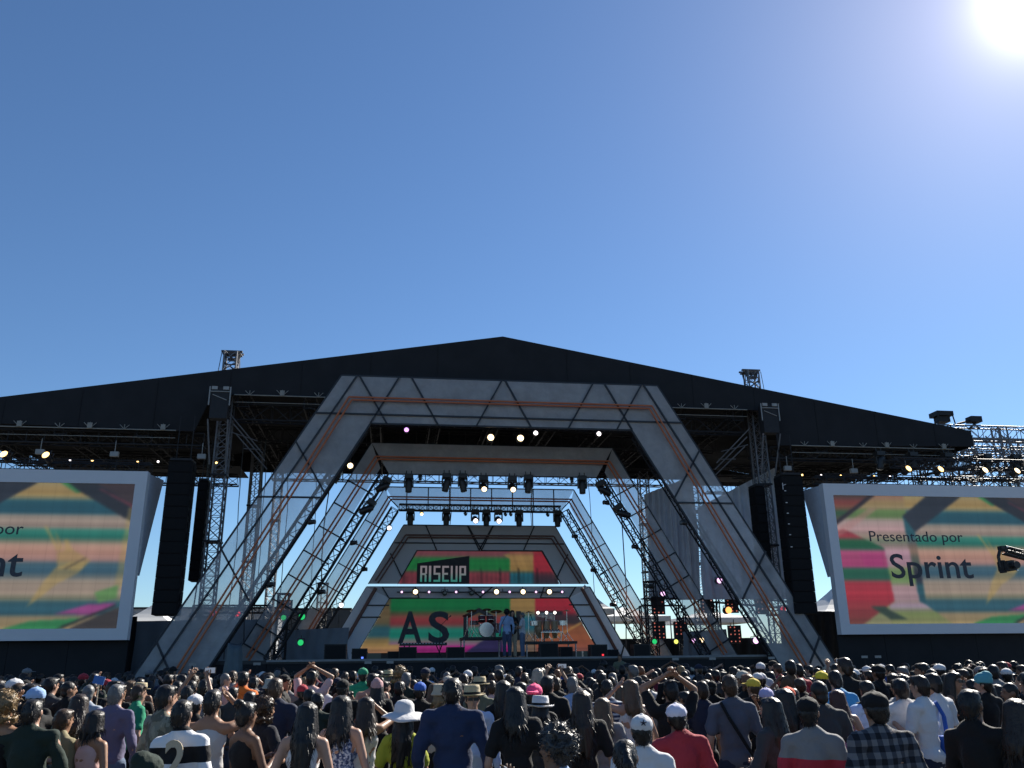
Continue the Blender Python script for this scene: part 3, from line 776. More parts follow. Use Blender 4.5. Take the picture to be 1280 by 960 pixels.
# ------------------------------------------------------------------ lights
LENS_OFF = mat("unlit lens", (.05, .055, .06), .15)
FIX = mat("black fixture housing", (0.012, 0.012, 0.013), .45, var=.3)
def make_moving_head():
    r = empty("moving_light", (0, 0, 0))
    m = MB(); m.box((0, 0, -.08), (.34, .34, .16)); m.tube((-.1, 0, 0), (-.1, 0, .16), .02); m.tube((.1, 0, 0), (.1, 0, .16), .02)
    m.box((0, 0, .02), (.3, .08, .04)); m.build("base", FIX, r)
    m = MB()
    for s_ in (-1, 1):
        m.box((s_ * .165, 0, -.32), (.05, .14, .34)); m.box((s_ * .1, 0, -.18), (.17, .14, .05))
    m.build("yoke", FIX, r)
    m = MB(); m.smooth = True
    m.lathe([(.06, .26), (.12, .24), (.135, .1), (.14, -.05), (.125, -.22), (.13, -.27), (.105, -.28)], n=14)
    h_ = m.build("head", FIX, r); h_.location = (0, 0, -.42)
    m = MB(); m.lathe([(.1, .0), (.1, -.012), (.05, -.02)], n=14); l_ = m.build("lens", LENS_OFF, h_); l_.location = (0, 0, -.281)
    return r
MH = make_moving_head(); mh_used = [False]
def moving_head(x, y, z, tilt=(0, 0), roll=0, lit=None, label=None, group=None):
    """z: where it hangs from"""
    o = MH if not mh_used[0] else copy_tree(MH)
    mh_used[0] = True
    o.location = (x, y, z); o.rotation_euler = (0, roll, 0)
    h_ = [c for c in o.children if c.name.startswith("head")][0]; h_.rotation_euler = (tilt[0], tilt[1], 0)
    if lit:
        ln = h_.children[0]; ln.data = ln.data.copy(); ln.data.materials[0] = lit
    elif MH is not o:
        pass
    return tag(o, label, "stage light", group)
def make_par():
    r = empty("par_light", (0, 0, 0))
    m = MB()
    m.tube((-.13, 0, 0), (-.13, 0, .14), .012); m.tube((.13, 0, 0), (.13, 0, .14), .012); m.tube((-.13, 0, .14), (.13, 0, .14), .012); m.tube((0, 0, .14), (0, 0, .26), .015)
    m.build("bracket", FIX, r)
    m = MB(); m.smooth = True; m.lathe([(.05, .16), (.085, .12), (.105, -.02), (.118, -.13), (.11, -.13)], n=12, M=Matrix.Rotation(R(90), 3, 'X'))
    m.build("housing", FIX, r)
    m = MB(); m.lathe([(.108, .0), (.1, -.02), (.06, -.035)], n=12, M=Matrix.Rotation(R(-90), 3, 'X')); m.build("lens", LENS_OFF, r).location = (0, -.128, 0)
    return r
PAR = make_par(); par_used = [False]; LENS_ME = {}
def par(x, y, z, lit=None, scale=1.0, rot=(0, 0, 0), label=None, group=None):
    o = PAR if not par_used[0] else copy_tree(PAR)
    par_used[0] = True
    o.location = (x, y, z); o.scale = (scale,) * 3; o.rotation_euler = rot
    ln = [c for c in o.children if c.name.startswith("lens")][0]
    key = lit.name if lit else LENS_OFF.name
    if key not in LENS_ME:
        LENS_ME[key] = ln.data.copy(); LENS_ME[key].materials[0] = lit or LENS_OFF
    ln.data = LENS_ME[key]
    return tag(o, label, "stage light", group)
WARM = emit("warm white lamp", (1.0, .74, .42), 4.0)
WHITE = emit("cool white lamp", (1.0, .90, .92), 3.5)
AMBER = emit("amber lamp", (1.0, .62, .22), 4.0)
MAG = emit("violet white lamp", (1.0, .55, 1.0), 2.0)
VIOLET = emit("violet lamp", (.75, .35, 1.0), 2.2)
RED = emit("red lamp", (1.0, .04, .06), 1.3)
GREEN = emit("green lamp", (.03, .8, .22), .8)
YELLOW = emit("yellow green lamp", (.85, .85, .15), 1.6)
ORG = emit("orange lamp", (1.0, .38, .10), 2.2)
POINT = emit("tiny indicator", (1.0, .9, .8), 4.0)

par(-.39, 1.0, 10.11, WARM, 1.15, label="left one of the bright warm pair under the top bar of the largest arch", group="lamps under the top bar of the largest arch")
par(.75, 1.0, 10.11, WARM, 1.15, label="right one of the bright warm pair under the top bar of the largest arch", group="lamps under the top bar of the largest arch")
par(-3.57, 1.0, 10.34, VIOLET, .8, label="small violet lamp near the left end under the top bar of the largest arch", group="lamps under the top bar of the largest arch")
par(1.35, 1.0, 10.34, WHITE, .8, label="small white lamp just right of the two bright warm lamps under the largest arch", group="lamps under the top bar of the largest arch")
par(3.83, 1.0, 10.37, WHITE, .8, label="small pinkish white lamp near the right end under the top bar of the largest arch", group="lamps under the top bar of the largest arch")
par(-5.58, 1.0, 8.92, WARM, .95, label="warm lamp low on the inner side of the left leg of the largest arch", group="lamps under the top bar of the largest arch")

g = "moving lights hanging from the bar of the second arch"
for i, (x, z, tl, lab) in enumerate([(-3.40, 9.05, 0, "first upright black moving light from the left on the second arch bar"), (-1.92, 9.1, .25, "black moving light tilted sideways on the second arch bar, left of the warm pair"),
                   (-1.28, 9.1, -.2, "black moving light beside the tilted one on the second arch bar"), (1.35, 9.1, .1, "black moving light right of the warm pair on the second arch bar"),
                   (3.55, 9.1, 0, "last upright black moving light at the right end of the second arch bar")]):
    moving_head(x, 2.9, z, (0, tl), 0, None, lab, g)
for x, s_ in ((-.45, "left"), (.70, "right")):
    moving_head(x, 2.9, 9.02, (-1.1, 0), 0, WARM, "lit warm moving light on the second arch bar, %s one of the pair" % s_, g)
moving_head(-6.1, 2.6, 9.1, (0, .6), .5, None, "black moving light in the gap between the first and second arch left legs", g)
moving_head(-4.2, 2.9, 8.9, (0, .6), .5, None, "black moving light tilted at the upper left corner inside the second arch", g)
moving_head(-4.75, 2.9, 8.0, (0, .6), .6, None, "black moving light tilted part way down the inner edge of the second arch left leg", g)
moving_head(4.25, 2.9, 8.9, (0, -.6), -.5, None, "black moving light tilted at the upper right corner inside the second arch", g)
moving_head(4.95, 2.9, 7.95, (0, -.7), -.6, None, "black moving light tilted part way down the inner edge of the second arch right leg", g)
for x, w_ in ((-2.96, "first from the left"), (3.13, "second from the right end")):
    par(x, 2.9, 8.95, None, .7, (R(70), 0, 0), label="tiny unlit par light on the second arch bar, " + w_, group=g)
g = "lights hanging from the crossbar of the third arch"
for x, lab in ((-3.22, "black moving light at the left end of the third arch crossbar"), (-1.64, "second black moving light from the left on the third arch crossbar"), (.14, "black moving light between the two white lit ones on the third arch crossbar"),
               (1.61, "black moving light right of the lit ones on the third arch crossbar"), (3.36, "black moving light at the right end of the third arch crossbar")):
    moving_head(x, 7.35, 8.44, (0, 0), 0, None, lab, g)
for x, s_ in ((-.36, "left"), (.68, "right")):
    moving_head(x, 7.35, 8.44, (-1.2, 0), 0, WHITE, "glowing white moving light on the third arch crossbar, %s of the two" % s_, g)
for x, lt, lab in ((-2.73, AMBER, "tiny lit yellowish par light near the left end of the third arch crossbar"), (-.79, None, "tiny unlit par light left of the glowing pair on the third arch crossbar"), (1.0, None, "tiny unlit par light just right of the glowing pair on the third arch crossbar"),
                   (1.24, None, "second tiny unlit par light right of the glowing pair on the third arch crossbar"), (2.92, None, "tiny unlit par light near the right end of the third arch crossbar")):
    par(x, 7.35, 8.26, lt, .62, (R(25), 0, 0), label=lab, group=g)
g = "small round lights up the legs of the arches"
for x, y, z, lt, lab in ((-6.74, -.1, 6.69, None, "small black lamp high on the left leg of the largest arch"), (-7.95, -.1, 4.58, None, "small black lamp low on the left leg of the largest arch"), (6.62, -.1, 6.8, None, "small black lamp high on the right leg of the largest arch"),
      (-4.42, 2.9, 8.60, None, "small black lamp at the top of the second arch left leg"), (-5.42, 2.9, 6.38, None, "small black lamp midway down the second arch left leg"), (-6.5, 2.9, 4.56, None, "small black lamp low on the second arch left leg"),
      (4.5, 2.9, 8.05, None, "small black lamp near the top of the second arch right leg"), (5.6, 2.9, 6.3, None, "small black lamp midway down the second arch right leg"), (6.1, 2.9, 4.77, None, "small black lamp low on the second arch right leg"),
      (-4.12, 7.2, 7.57, WHITE, "small lit white lamp high on the third arch left leg"), (-5.12, 7.2, 5.82, None, "small black lamp midway down the third arch left leg"), (-6.0, 7.2, 4.33, WHITE, "small lit white lamp low on the third arch left leg"),
      (4.1, 7.2, 7.29, None, "small black lamp high on the third arch right leg"), (4.9, 7.2, 5.81, None, "small black lamp midway down the third arch right leg"), (5.7, 7.2, 4.33, None, "small black lamp low on the third arch right leg")):
    par(x, y, z, lt, .85, (0, 0, R(70 if x < 0 else -70) if not lt else 0), label=lab, group=g)
# lamp bar under the white gap of the rear wall
bar = tag(MB().build("lamp_bar", BLACK_PAINT), "thin black bar carrying a row of small lamps across the rear wall", "lamp bar")
m = MB(); m.tube((-3.7, 8.42, 4.96), (3.8, 8.42, 4.96), .025)
for x in (-3, -1, 1, 3): m.tube((x, 8.42, 4.96), (x, 8.6, 5.1), .015)
bar.data = m.mesh("lamp_bar", BLACK_PAINT)
for i in range(13):
    x = -3.49 + i * .597
    big = i in (1, 7, 9, 11)
    if i in (3, 5):
        par(x + .1, 8.36, 4.92, None, 1.0, label="unlit round lamp on the bar across the rear wall, %s" % ("first of two" if i == 3 else "second of two"), group="lamps on the bar across the rear wall")
    else:
        par(x, 8.36, 4.96, WARM if big else MAG, .95 if big else .45, label=("bright warm lamp on the bar across the rear wall, %s from the left" % ORD[(1, 7, 9, 11).index(i)]) if big else ("tiny pinkish white lamp on the bar across the rear wall, %s from the left" % ORD[(0, 2, 4, 6, 8, 10, 12).index(i)]), group="warm lamps on the bar across the rear wall" if big else "tiny lamps on the bar across the rear wall")
# wing floodlights and small lamps
for i, x in enumerate((15.72, 17.07, 18.96, 20.34)):
    par(x, -.2, 8.9, AMBER if i < 2 else WARM, 1.15, (R(-25), 0, R(15)), label="bright floodlight above the right screen, %s from the left" % ("first", "second", "third", "fourth")[i], group="floodlights above the right screen")
for i, x in enumerate((-16.92, -15.6)):
    par(x, -.2, 8.76, AMBER, 1.15, (R(-25), 0, R(-15)), label="bright floodlight above the left screen, %s" % ("at the picture edge", "further from the edge")[i], group="floodlights above the left screen")
for i, x in enumerate((-15.49, -14.74, -13.18, -12.48, -11.81, -10.44)):
    lt = WHITE if i in (0, 3) else AMBER
    par(x, 1.5, 9.06, lt, .38, label="tiny %s lamp under the left roof wing, %s of six from the left" % ("white" if i in (0, 3) else "amber", ORD[i]), group="tiny %s lamps under the left roof wing" % ("white" if i in (0, 3) else "amber"))
for i, x in enumerate((12.27, 13.08, 13.92, 15.37, 16.06)):
    lt = WHITE if i in (1, 4) else AMBER
    par(x, 1.5, 9.02, lt, .38, label="tiny %s lamp under the right roof wing, %s of five from the left" % ("white" if i in (1, 4) else "amber", ORD[i]), group="tiny %s lamps under the right roof wing" % ("white" if i in (1, 4) else "amber"))
# coloured lamps in the stage wings
for x, z, lt, sc_, lab in ((-10.52, 3.88, RED, 1.1, "red lamp on the left wing truss, further left"), (-9.65, 3.85, RED, 1.1, "red lamp on the left wing truss, further right"), (-7.94, 3.69, GREEN, .9, "dim green lamp behind the second arch left leg"), (-7.26, 3.72, GREEN, 1.1, "bright green lamp behind the second arch left leg"),
      (-11.61, 2.72, YELLOW, .7, "tiny pale green lamp at the foot of the largest arch left leg"), (-10.56, 2.76, POINT, .4, "tiny white lamp at the foot of the largest arch left leg"), (-9.64, 2.78, WARM, .9, "warm yellow lamp above the blue grey tarpaulin"), (-8.8, 2.78, ORG, 1.0, "orange lamp right of the tarpaulin"),
      (-7.25, 2.78, GREEN, 1.0, "green lamp low behind the second arch left leg"), (6.95, 4.57, MAG, 1.0, "violet white lamp in front of the first grey drape"), (9.37, 5.08, MAG, 1.05, "violet white lamp in front of the second grey drape"), (9.64, 3.9, ORG, 1.25, "orange lamp on the right wing truss"),
      (6.47, 2.71, GREEN, .9, "green lamp at the foot of the third arch right leg"), (7.36, 2.7, YELLOW, .8, "dim yellow green lamp low in the right wing"), (8.06, 2.73, MAG, .9, "violet white lamp low in the right wing, left of the yellow one"), (8.42, 2.76, WARM, .9, "warm yellow lamp low in the right wing"),
      (10.68, 2.71, MAG, 1.1, "large violet white lamp low inside the largest arch right leg"), (11.98, 3.93, RED, 1.1, "red lamp behind the largest arch right leg")):
    par(x, 4.0, z, lt, sc_, label=lab, group="coloured lamps in the stage wings")
# lamp matrices
RDOT = emit("red orange led dot", (1.0, .26, .2), .55); PDOT = emit("pale pink led dot", (1.0, .55, .5), .55)
for i, (x, z, md, lab) in enumerate(((7.07, 4.16, RDOT, "red lamp matrix on the right wing truss behind the second arch"), (9.19, 4.22, PDOT, "pale lamp matrix on the right wing truss at the second drape"), (10.27, 4.21, RDOT, "red lamp matrix behind the largest arch right leg"),
                  (7.04, 3.17, RDOT, "small red lamp matrix low in the right wing, furthest left"), (7.96, 3.16, RDOT, "red lamp matrix low in the right wing, second from the left"), (10.29, 2.99, RDOT, "red lamp matrix low in the right wing, furthest right"), (11.6, 4.15, PDOT, "pale lamp matrix behind the scrim of the largest arch right leg"),
                  (-8.05, 4.05, PDOT, "pale lamp matrix behind the left legs of the largest arch"))):
    b_ = empty("lamp_matrix", (x, 5.0, z), label=lab, cat="lamp matrix", group="lamp matrices in the stage wings")
    m = MB(); m.box((0, .05, 0), (.56, .1, .72)); m.tube((0, .05, .36), (0, .05, .6), .02); m.build("housing", BLACK_PAINT, b_)
    me = None
    for r_ in range(5):
        for c_ in range(3):
            if (r_ * 5 + c_ * 3 + i * 2) % 7 in (1, 4): continue
            if me is None:
                m = MB(); m.lathe([(.028, 0), (.024, -.015), (.012, -.025)], n=8, M=Matrix.Rotation(R(-90), 3, 'X')); me = m.mesh("lamp", md)
            link("lamp", me, b_, (-.18 + .18 * c_, -.002, -.28 + .14 * r_))
# ------------------------------------------------------------------ drapes, masking and gear in the wings
def drape(name, x0, x1, z0, ztl, ztr, y, label, m_, folds=9, amp=.12):
    b = MB(); b.smooth = True; nx, nz = folds * 8, 14; V = []; F = []
    rr = random.Random(int(abs(x0 * 100)))
    ph = [rr.uniform(0, 6) for _ in range(4)]
    for j in range(nz + 1):
        for i in range(nx + 1):
            u, v = i / nx, j / nz
            zt = ztl + (ztr - ztl) * u
            x = x0 + (x1 - x0) * u + .06 * math.sin(v * 5 + ph[0]) * (1 - v)
            fold = math.sin(u * folds * 6.28 + 1.2 * math.sin(v * 3 + ph[1]) + ph[2]) * (.35 + .65 * v) + .5 * math.sin(u * folds * 2.9 + ph[3] + v * 2)
            V.append((x, y + amp * fold, z0 + (zt - z0) * v))
    for j in range(nz):
        for i in range(nx): a = j * (nx + 1) + i; F.append((a, a + 1, a + nx + 2, a + nx + 1))
    b.add(V, F)
    return tag(b.build(name, m_), label, "drape", "hanging drapes")
drape("grey_drape", 7.05, 9.35, 4.45, 9.0, 9.9, 6.0, "tall grey drape hanging behind the right leg of the second arch", GREY_DRAPE)
drape("grey_drape", 8.75, 12.4, 4.35, 8.1, 9.9, 4.2, "widest tall grey drape hanging behind the right leg of the largest arch", GREY_DRAPE, 11)
WING = mat("slate wing cloth", (0.20, 0.225, 0.26), .95, var=.2, scale=1.5, spec=.2)
drape("masking_drape", -13.8, -8.3, GROUND, 3.55, 3.6, 3.2, "low slate masking cloth behind the foot of the largest arch left leg", WING, 7, .03)
drape("masking_drape", -8.2, -5.6, DECK, 3.3, 3.4, 6.2, "low slate masking cloth between the left legs of the second and third arches", WING, 6, .04)
drape("masking_drape", 8.0, 9.9, DECK, 3.1, 3.2, 4.9, "low slate masking cloth behind the foot of the second arch right leg", WING, 6, .04)
drape("masking_drape", -17.0, -12.9, GROUND, 3.75, 3.7, 2.8, "black cloth wall between the left screen and the speaker array", BLACK_CLOTH, 9, .06)
drape("masking_drape", 5.6, 14.8, GROUND, 3.0, 3.0, 12.2, "long low black cloth wall at the back of the right wing", BLACK_CLOTH, 18, .08)
drape("masking_drape", 11.6, 15.0, GROUND, 3.85, 3.8, 3.4, "black cloth wall between the right speaker array and the right screen", BLACK_CLOTH, 9, .06)

def wing_truss(p0, p1, label):
    t = empty("wing_lighting_truss", p0, label=label, cat="truss", group="low lighting trusses in the wings")
    q = Vector(p1) - Vector(p0)
    m = MB(); m.truss((0, 0, 0), q, .28, .28, .4, .028, .014, upv=(0, 0, 1)); m.build("beam", DARK_STEEL, t)
    for k in (0.03, .97):
        m = MB(); f = q * k; m.truss((f.x, f.y + .0, GROUND - p0[2] if p0[0] < -10 else DECK - p0[2]), (f.x, f.y, -.15), .28, .28, .45, .028, .014, upv=(0, 1, 0)); m.build("upright", DARK_STEEL, t)
wing_truss((-11.5, 5.0, 4.06), (-8.6, 5.0, 4.06), "horizontal lighting truss carrying the red lamps in the left wing")
wing_truss((6.4, 5.1, 4.3), (8.1, 5.1, 4.3), "short lighting truss at the foot of the first grey drape")
wing_truss((9.3, 5.1, 4.45), (13.2, 5.1, 4.15), "long lighting truss behind the largest arch right leg")
for x, y, z0, z1, lab in ((-8.1, 4.8, DECK, 4.6, "short ladder truss standing between the left arch legs, nearest the largest arch"), (-6.9, 8.4, DECK, 5.3, "short ladder truss standing behind the second arch left leg"),
                    (6.75, 5.0, DECK, 5.1, "short ladder truss at the left edge of the first grey drape"), (9.3, 4.6, DECK, 5.6, "short ladder truss in front of the second grey drape")):
    t = empty("ladder_truss", (x, y, z0), label=lab, cat="truss", group="ladder trusses in the wings")
    m = MB(); m.truss((0, 0, 0), (0, 0, z1 - z0), .4, .3, .38, .03, .015, upv=(0, 1, 0)); m.build("frame", DARK_STEEL, t)
    m = MB(); m.box((0, 0, z1 - z0 + .03), (.5, .4, .05)); m.build("cap", DARK_STEEL, t)

# hanging cables on the left, against the sky
cab_me = {}
for i, (x, y, z1, z0, dx) in enumerate(((-11.0, 2.6, 9.7, 2.2, .05), (-9.75, 2.4, 10.4, 2.2, .1), (-9.2, 3.2, 10.4, 2.2, -.1), (-9.05, 3.4, 10.4, 2.2, .0), (-8.3, 4.4, 10.7, 2.2, .15), (-7.6, 9.5, 11.0, 2.2, .1), (-6.9, 9.5, 11.0, 2.2, -.2), (-9.4, 6.2, 10.7, 2.2, .05),
                          (2.28, 8.2, 11.0, 7.9, .04), (2.36, 8.2, 11.0, 7.9, -.02), (-1.4, 8.1, 11.0, 7.9, 0), (5.4, 9.8, 11.0, 2.2, .1), (6.9, 9.8, 11.0, 2.2, .15))):
    m = MB(); n = 6
    pts = [(dx * math.sin(k / n * 3.1) + .03 * math.sin(k * 2.1 + i), 0, (z1 - z0) * (1 - k / n)) for k in range(n + 1)]
    m.path(pts, .016 if i % 3 else .028, 5)
    o = m.build("hanging_cable", BLACK_PAINT); o.location = (x, y, z0)
    where = ("left wing", "arch crossbars", "right wing")[0 if x < -5 else (1 if x < 5 else 2)]
    tag(o, "thin black cable hanging from the stage roof, " + {"left wing": "in the left wing against the sky", "arch crossbars": "behind the arch crossbars", "right wing": "in the right wing against the sky"}[where], "cable", "cables hanging in the " + where)

# tarpaulin covered stack in front of the stage
def tarp():
    b = MB(); b.smooth = True; n, k = 40, 14; V = []
    for j in range(k + 1):
        v = j / k
        for i in range(n):
            t = 6.2832 * i / n
            e = 4; c, s_ = math.cos(t), math.sin(t)
            r = (abs(c) ** e + abs(s_) ** e) ** (-1 / e)
            fold = 1 + (.14 * math.sin(t * 7 + v * 3) + .09 * math.sin(t * 13 + 1 + v * 4)) * (1 - .6 * v) + .09 * math.sin(v * 9 + t * 3)
            w = (.30 - .12 * v ** 3) * r * fold
            V.append((w * c, w * s_ * .8, (2.62 - GROUND) * (v ** .9) + .06 * math.sin(t * 2 + 1) * v))
    F = [(j * n + i, j * n + (i + 1) % n, (j + 1) * n + (i + 1) % n, (j + 1) * n + i) for j in range(k) for i in range(n)]
    F.append(tuple(range(k * n, (k + 1) * n)))
    b.add(V, F)
    o = b.build("covered_stack", mat("blue grey tarpaulin", (.07, .10, .115), .55, var=.45, scale=3, bump=.3, bscale=8)); o.location = (-8.72, -1.5, GROUND)
    tag(o, "gear stack wrapped in a crumpled blue grey tarpaulin left of the stage front", "tarpaulin")
tarp()

# tents and backstage beyond the stage
def tent(x, y, w, d, he, hp, label, rz=0):
    t = empty("peaked_tent", (x, y, GROUND), rz, label, "tent", "white tents behind the stage")
    m = MB(); n = 6; hw, hd = w / 2, d / 2
    rows = []
    for k in range(n + 1):
        f = k / n; z = he + (hp - he) * (f ** 1.5); rows.append([(-hw * (1 - f), -hd * (1 - f), z), (hw * (1 - f), -hd * (1 - f), z), (hw * (1 - f), hd * (1 - f), z), (-hw * (1 - f), hd * (1 - f), z)])
    V = [p for r_ in rows for p in r_]
    m.add(V, [(k * 4 + i, k * 4 + (i + 1) % 4, (k + 1) * 4 + (i + 1) % 4, (k + 1) * 4 + i) for k in range(n) for i in range(4)])
    m.build("canopy", WHITE_TENT, t)
    m = MB()
    for a in (-1, 1):
        m.box((0, a * hd, he - .15), (w, .03, .3)); m.box((a * hw, 0, he - .15), (.03, d, .3))
    m.build("valance", WHITE_TENT, t)
    for a in (-1, 1):
        for b_ in (-1, 1):
            m = MB(); m.tube((a * hw, b_ * hd, 0), (a * hw, b_ * hd, he), .04); m.build("pole", ALU, t)
tent(-15.6, 15.0, 3.2, 3.2, 3.75, 4.75, "white tent peak showing between the left screen and the speaker array")
tent(20.4, 15.0, 4.4, 4.4, 4.0, 5.7, "white tent peak showing between the right speaker array and the right screen")
tent(10.2, 22.0, 4.5, 4.0, 4.35, 5.0, "white tent roof glimpsed low through the right arch legs, further left")
tent(15.5, 22.0, 4.5, 4.0, 4.25, 4.8, "white tent roof glimpsed low through the right arch legs, further right")
tent(6.9, 18.0, 2.6, 2.6, 4.6, 6.0, "grey white tent peak beside the third arch right leg")
def container(x, y, w, h, d, label, m_):
    t = empty("site_cabin", (x, y, GROUND), label=label, cat="cabin", group="cabins behind the stage")
    m = MB(); m.box((0, 0, h / 2), (w, d, h)); m.build("body", m_, t)
    m = MB(); m.box((0, 0, h + .05), (w + .1, d + .1, .1)); m.build("roof", DARK_STEEL, t)
    k = int(w / 1.2)
    me = None
    for i in range(k):
        if me is None:
            m = MB(); m.box((0, 0, 0), (.1, .06, h * .92)); me = m.mesh("rib", m_)
        link("rib", me, t, (-w / 2 + (i + .5) * w / k, -d / 2 - .03, h / 2))
container(-14.2, 21, 8.2, 4.8, 3, "pale grey two storey cabin behind the left wing", mat("pale cabin paint", (.34, .35, .37), .7))
container(-8.6, 24, 4.6, 4.9, 3, "dark grey cabin behind the second arch left leg", mat("dark cabin paint", (.07, .08, .09), .7))
m = MB()
rr = random.Random(5)
V = [(-400, 320, GROUND - 1)]
for i in range(81): V.append((-400 + i * 10, 320, 8 + 4 * noise.noise((i * .35, 1.3, 0)) + 2 * noise.noise((i * 1.3, 5, 0))))
V.append((400, 320, GROUND - 1)); k = len(V)
V += [(p[0], 420, p[2] if p[2] < GROUND else p[2] * .6) for p in V]
m.add(V, [tuple(range(k))[::-1]] + [(i, i + 1, k + i + 1, k + i) for i in range(k - 1)])
tag(m.build("hills", mat("distant scrub", (.07, .085, .07), .95, var=.3, scale=.05)), "low hazy tree line on the horizon", kind="structure")

# scaffold frame that carries on from the right end of the roof
def side_scaffold():
    t = empty("side_scaffold", (19.7, 2.0, 0), label="open steel scaffold truss frame running off the right end of the roof", cat="scaffold")
    for y in (0, 2.2):
        for z, h in ((11.1, .55), (10.25, .45), (9.35, .4)):
            m = MB(); m.truss((-.9, y, z), (7.5, y, z), .5, h, .62, .032, .018); m.build("beam", GALV, t)
        for x in (-.5, 2.1, 4.7, 7.3):
            m = MB(); m.truss((x, y, GROUND), (x, y, 11.4), .4, .4, .5, .034, .016, upv=(0, 1, 0)); m.build("upright", GALV, t)
        for x in (-.4, 1.4, 2.2, 4.0):
            m = MB(); m.tube((x, y, 9.4), (x + 1.2, y, 11.0), .03); m.tube((x + 1.2, y, 9.4), (x, y, 11.0), .03); m.build("brace", GALV, t)
    for x in (-.4, 1.5, 3.4, 5.3):
        m = MB(); m.truss((x, -1.9, 9.5), (x, 2.4, 9.9), .35, .35, .5, .03, .015); m.build("outrigger", DARK_STEEL, t)
    m = MB(); m.truss((-4.4, -2.0, 9.25), (7, -2.0, 9.25), .35, .35, .5, .03, .016); m.build("lamp_beam", DARK_STEEL, t)
    m = MB(); m.box((-.35, .2, 11.95), (.75, .6, .2)); m.box((-.35, .2, 11.72), (.5, .4, .25))
    for a in (-.35, .3): m.tube((a - .35, -.1, 11.95), (a * 1.3 - .35, -.1, 11.35), .03)
    m.tube((.2, 0, 11.5), (1.1, 0, 11.75), .05); m.box((1.0, 0, 11.7), (.5, .4, .25)); m.tube((.7, 0, 11.3), (1.1, 0, 11.6), .04); m.tube((1.2, 0, 11.3), (.9, 0, 11.6), .04)
    m.build("winch_head", DARK_STEEL, t)
side_scaffold()
g = "moving lights under the scaffold at the right"
for x, tl, lab in ((15.0, .2, "black light hanging above the right screen, first from the left"), (16.4, -.1, "black light hanging above the right screen, second from the left"), (17.9, .15, "black light hanging above the right screen, third from the left"), (19.6, -.2, "black light hanging above the right screen, fourth from the left"), (20.9, .1, "black light hanging above the right screen, nearest the picture edge")):
    moving_head(x, .3, 9.75, (0, tl), 0, None, lab, g)

# camera crane in front of the right screen
def crane():
    t = empty("camera_crane", (20.2, -9.0, GROUND), label="black camera crane arm with its camera hanging in front of the right screen", cat="camera crane")
    m = MB(); m.box((0, 0, .25), (1.1, 1.1, .22))
    for a in (-1, 1):
        for b_ in (-1, 1): m.tube((a * .5, b_ * .5, .12), (a * .5, b_ * .62, .12), .12, n=10)
    m.build("dolly", BLACK_PAINT, t)
    m = MB(); m.tube((0, 0, .3), (0, 0, 2.6), .09, .07, n=10); m.box((0, 0, 2.65), (.3, .3, .3)); m.build("column", BLACK_PAINT, t)
    p0, p1 = Vector((1.9, -.15, 2.3)), Vector((-7.05, .95, 4.78))
    m = MB(); m.truss(p0, p1, .16, .20, .45, .028, .012); m.tube(p0, p1, .05); m.build("arm", BLACK_PAINT, t)
    m = MB(); m.box((2.0, -.15, 2.25), (.5, .35, .4)); m.build("counterweight", DARK_STEEL, t)
    m = MB()
    m.path([(-7.0, .95, 4.78), (-7.16, .97, 4.78), (-7.24, .98, 4.6), (-7.22, .98, 4.3)], .045, 8); m.box((-7.06, .96, 4.84), (.22, .18, .1)); m.build("neck", BLACK_PAINT, t)
    m = MB(); m.box((-7.08, .9, 4.33), (.28, .42, .26)); m.tube((-7.08, .68, 4.33), (-7.08, .5, 4.33), .09, .10, n=12); m.box((-7.2, .95, 4.32), (.08, .2, .34)); m.box((-6.95, .92, 4.45), (.1, .2, .08))
    m.build("camera", BLACK_PAINT, t)
    m = MB()
    for p in ((-7.2, .6, 4.83), (-6.95, .7, 4.2), (-7.18, .8, 4.22)): m.box(p, (.05, .03, .03))
    m.build("silver_fittings", mat("bright fittings", (.7, .7, .7), .25, metal=.6), t)
crane()

# ------------------------------------------------------------------ instruments and gear on the deck
CHROME = mat("chrome hardware", (.55, .55, .56), .25, metal=.9, var=.1)
CYMBAL = mat("brass cymbal", (.45, .30, .10), .3, metal=.9, var=.15)
SHELL = mat("dark red drum shell", (.10, .02, .025), .3, var=.2)
SKIN_HEAD = mat("drum head", (.55, .54, .52), .6, var=.05)
def riser(x, y, w, d, h, label, banner=None):
    t = empty("riser", (x, y, DECK), label=label, cat="riser", group="drum risers")
    m = MB(); m.box((0, 0, h - .05), (w, d, .1)); m.build("platform", BLACK_PAINT, t)
    for a in (-1, 1):
        for b_ in (-1, 1): m = MB(); m.tube((a * (w / 2 - .06), b_ * (d / 2 - .06), 0), (a * (w / 2 - .06), b_ * (d / 2 - .06), h - .1), .03); m.build("leg", ALU, t)
    return t
riser(-.25, 5.4, 1.7, 1.7, .80, "tall narrow drum riser with thin legs left of the singers")
riser(2.45, 5.4, 2.1, 1.6, .62, "low wide riser carrying the percussion right of the singers")
def drum(m_b, c, r, h, tilt=0):
    M = Matrix.Rotation(tilt, 3, 'X')
    m_b.m = 0; m_b.lathe([(r, 0), (r, h)], c, 18, M)
    m_b.m = 1; m_b.lathe([(r * 1.02, h), (r * 1.02, h + .012)], c, 18, M)
    m_b.m = 2
    for z in (.015, h - .01): m_b.lathe([(r * 1.03, z), (r * 1.06, z + .012), (r * 1.03, z + .024)], c, 18, M)
def stand(m_b, x, y, z0, z1):
    m_b.m = 2; m_b.tube((x, y, z0 + .3), (x, y, z1), .012)
    for k in range(3): a = k * 2.09; m_b.tube((x, y, z0 + .35), (x + .25 * math.cos(a), y + .25 * math.sin(a), z0), .01)
